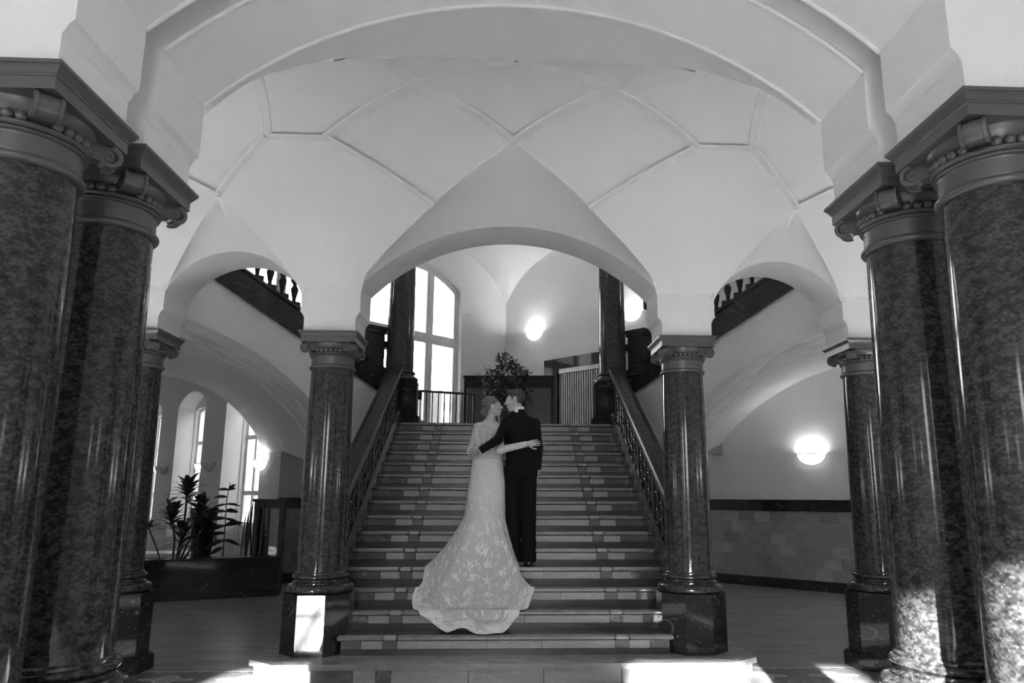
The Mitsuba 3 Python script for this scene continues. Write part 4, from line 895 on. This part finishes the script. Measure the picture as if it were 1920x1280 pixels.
HEM = [(-.63, 7.47), (-.81, 7.31), (-.80, 7.12), (-.86, 6.97), (-.83, 6.76), (-.68, 6.67), (-.62, 6.60), (-.50, 6.53), (-.40, 6.58), (-.21, 6.46), (-.05, 6.49), (.07, 6.68), (.15, 6.72), (.19, 6.85), (.25, 7.00), (.14, 7.18), (.11, 7.40), (.07, 7.52), (-.08, 7.58), (-.22, 7.585), (-.40, 7.58), (-.55, 7.55)]
def skirt():
    c = np.array([-.225, 7.47]); H = np.array(HEM); th = np.unwrap(np.arctan2(H[:, 1] - c[1], H[:, 0] - c[0]))
    if th[-1] < th[0]: H, th = H[::-1], th[::-1]
    n = 240; t0 = np.linspace(th[0], th[0] + 2 * PI, n + 1); Hx, Hy = (np.interp(t0, np.r_[th, th[0] + 2 * PI], np.r_[H[:, k], H[0, k]]) for k in (0, 1))
    tab = np.array([(1.30, -.225, .213, .168), (1.50, -.214, .198, .150), (1.62, -.207, .190, .142), (1.66, -.206, .186, .137), (1.80, -.208, .165, .118), (1.90, -.2095, .150, .107), (1.925, -.210, .148, .105)])
    rows, vv = [], []
    for z in np.linspace(1.925, 1.32, 22):
        cx, rx, ry = (np.interp(z, tab[:, 0], tab[:, k]) for k in (1, 2, 3)); rp = 1 + 0.012 * np.sin(9 * t0) * (1.9 - z)
        rows.append(np.stack([cx + rx * np.cos(t0) * rp, 7.47 + ry * np.sin(t0) * rp, np.full(n + 1, z)], 1)); vv.append((1.925 - z))
    K = np.stack([-.225 + .213 * np.cos(t0), 7.47 + .168 * np.sin(t0)], 1)
    far = np.clip((7.45 - Hy) / 0.9, 0, 1)
    for i in range(1, 61):
        t_ = i / 60; e = t_ ** 1.12
        scal = 1 + (0.045 * np.abs(np.sin(t0 * 11)) * far + 0.012 * np.sin(t0 * 5)) * np.clip((t_ - 0.9) / 0.1, 0, 1)
        X = K[:, 0] * (1 - e) + (c[0] + (Hx - c[0]) * scal) * e; Y = K[:, 1] * (1 - e) + (c[1] + (Hy - c[1]) * scal) * e
        zH = np.where(Hy > 7.35, .805, pitch(Hy) + 0.012)
        p = 1.25 + 0.55 * far
        z = zH + (1.30 - zH) * (1 - t_) ** p
        fold = np.sin(t0 * 8 + 1.5 * np.sin(t0 * 3)) * 0.55 + np.sin(t0 * 17 + 2) * 0.25
        z = z + 0.042 * fold * t_ * (1 - 0.6 * t_)
        X = X + 0.02 * np.cos(t0) * fold * t_ * (1 - t_) * 2; Y = Y + 0.02 * np.sin(t0) * fold * t_ * (1 - t_) * 2
        drop = np.clip((t_ - 0.93) / 0.07, 0, 1); z = z - 0.05 * drop * far
        z = np.maximum(z, np.maximum(stairs_z(Y), stairs_z(Y + 0.02)) + 0.010)
        z = np.maximum(z, np.where(far > 0.02, pitch(Y) - 0.035, 0))
        rows.append(np.stack([X, Y, z], 1)); vv.append(0.60 + 1.02 * t_)
    P = np.array(rows); m = grid_mesh(P)
    uu = (t0 - t0[0]) * 0.42
    uv = np.stack([np.broadcast_to(uu, P.shape[:2]), np.broadcast_to(np.array(vv)[:, None], P.shape[:2])], -1).reshape(-1, 2)
    return m, uv
m, uv = skirt()
obj('gown_skirt', m, 'm_lace', bt, True, uv=uv)
obj('waist_seam', iso(lambda P: np.maximum(np.abs(loft(P, BT, BY) - .008) - .003, np.abs(P[:, 2] - 1.915) - .010), (-.40, 7.32, 1.89), (-.03, 7.62, 1.94), 0.005, 0), 'm_lace2', bt, True)
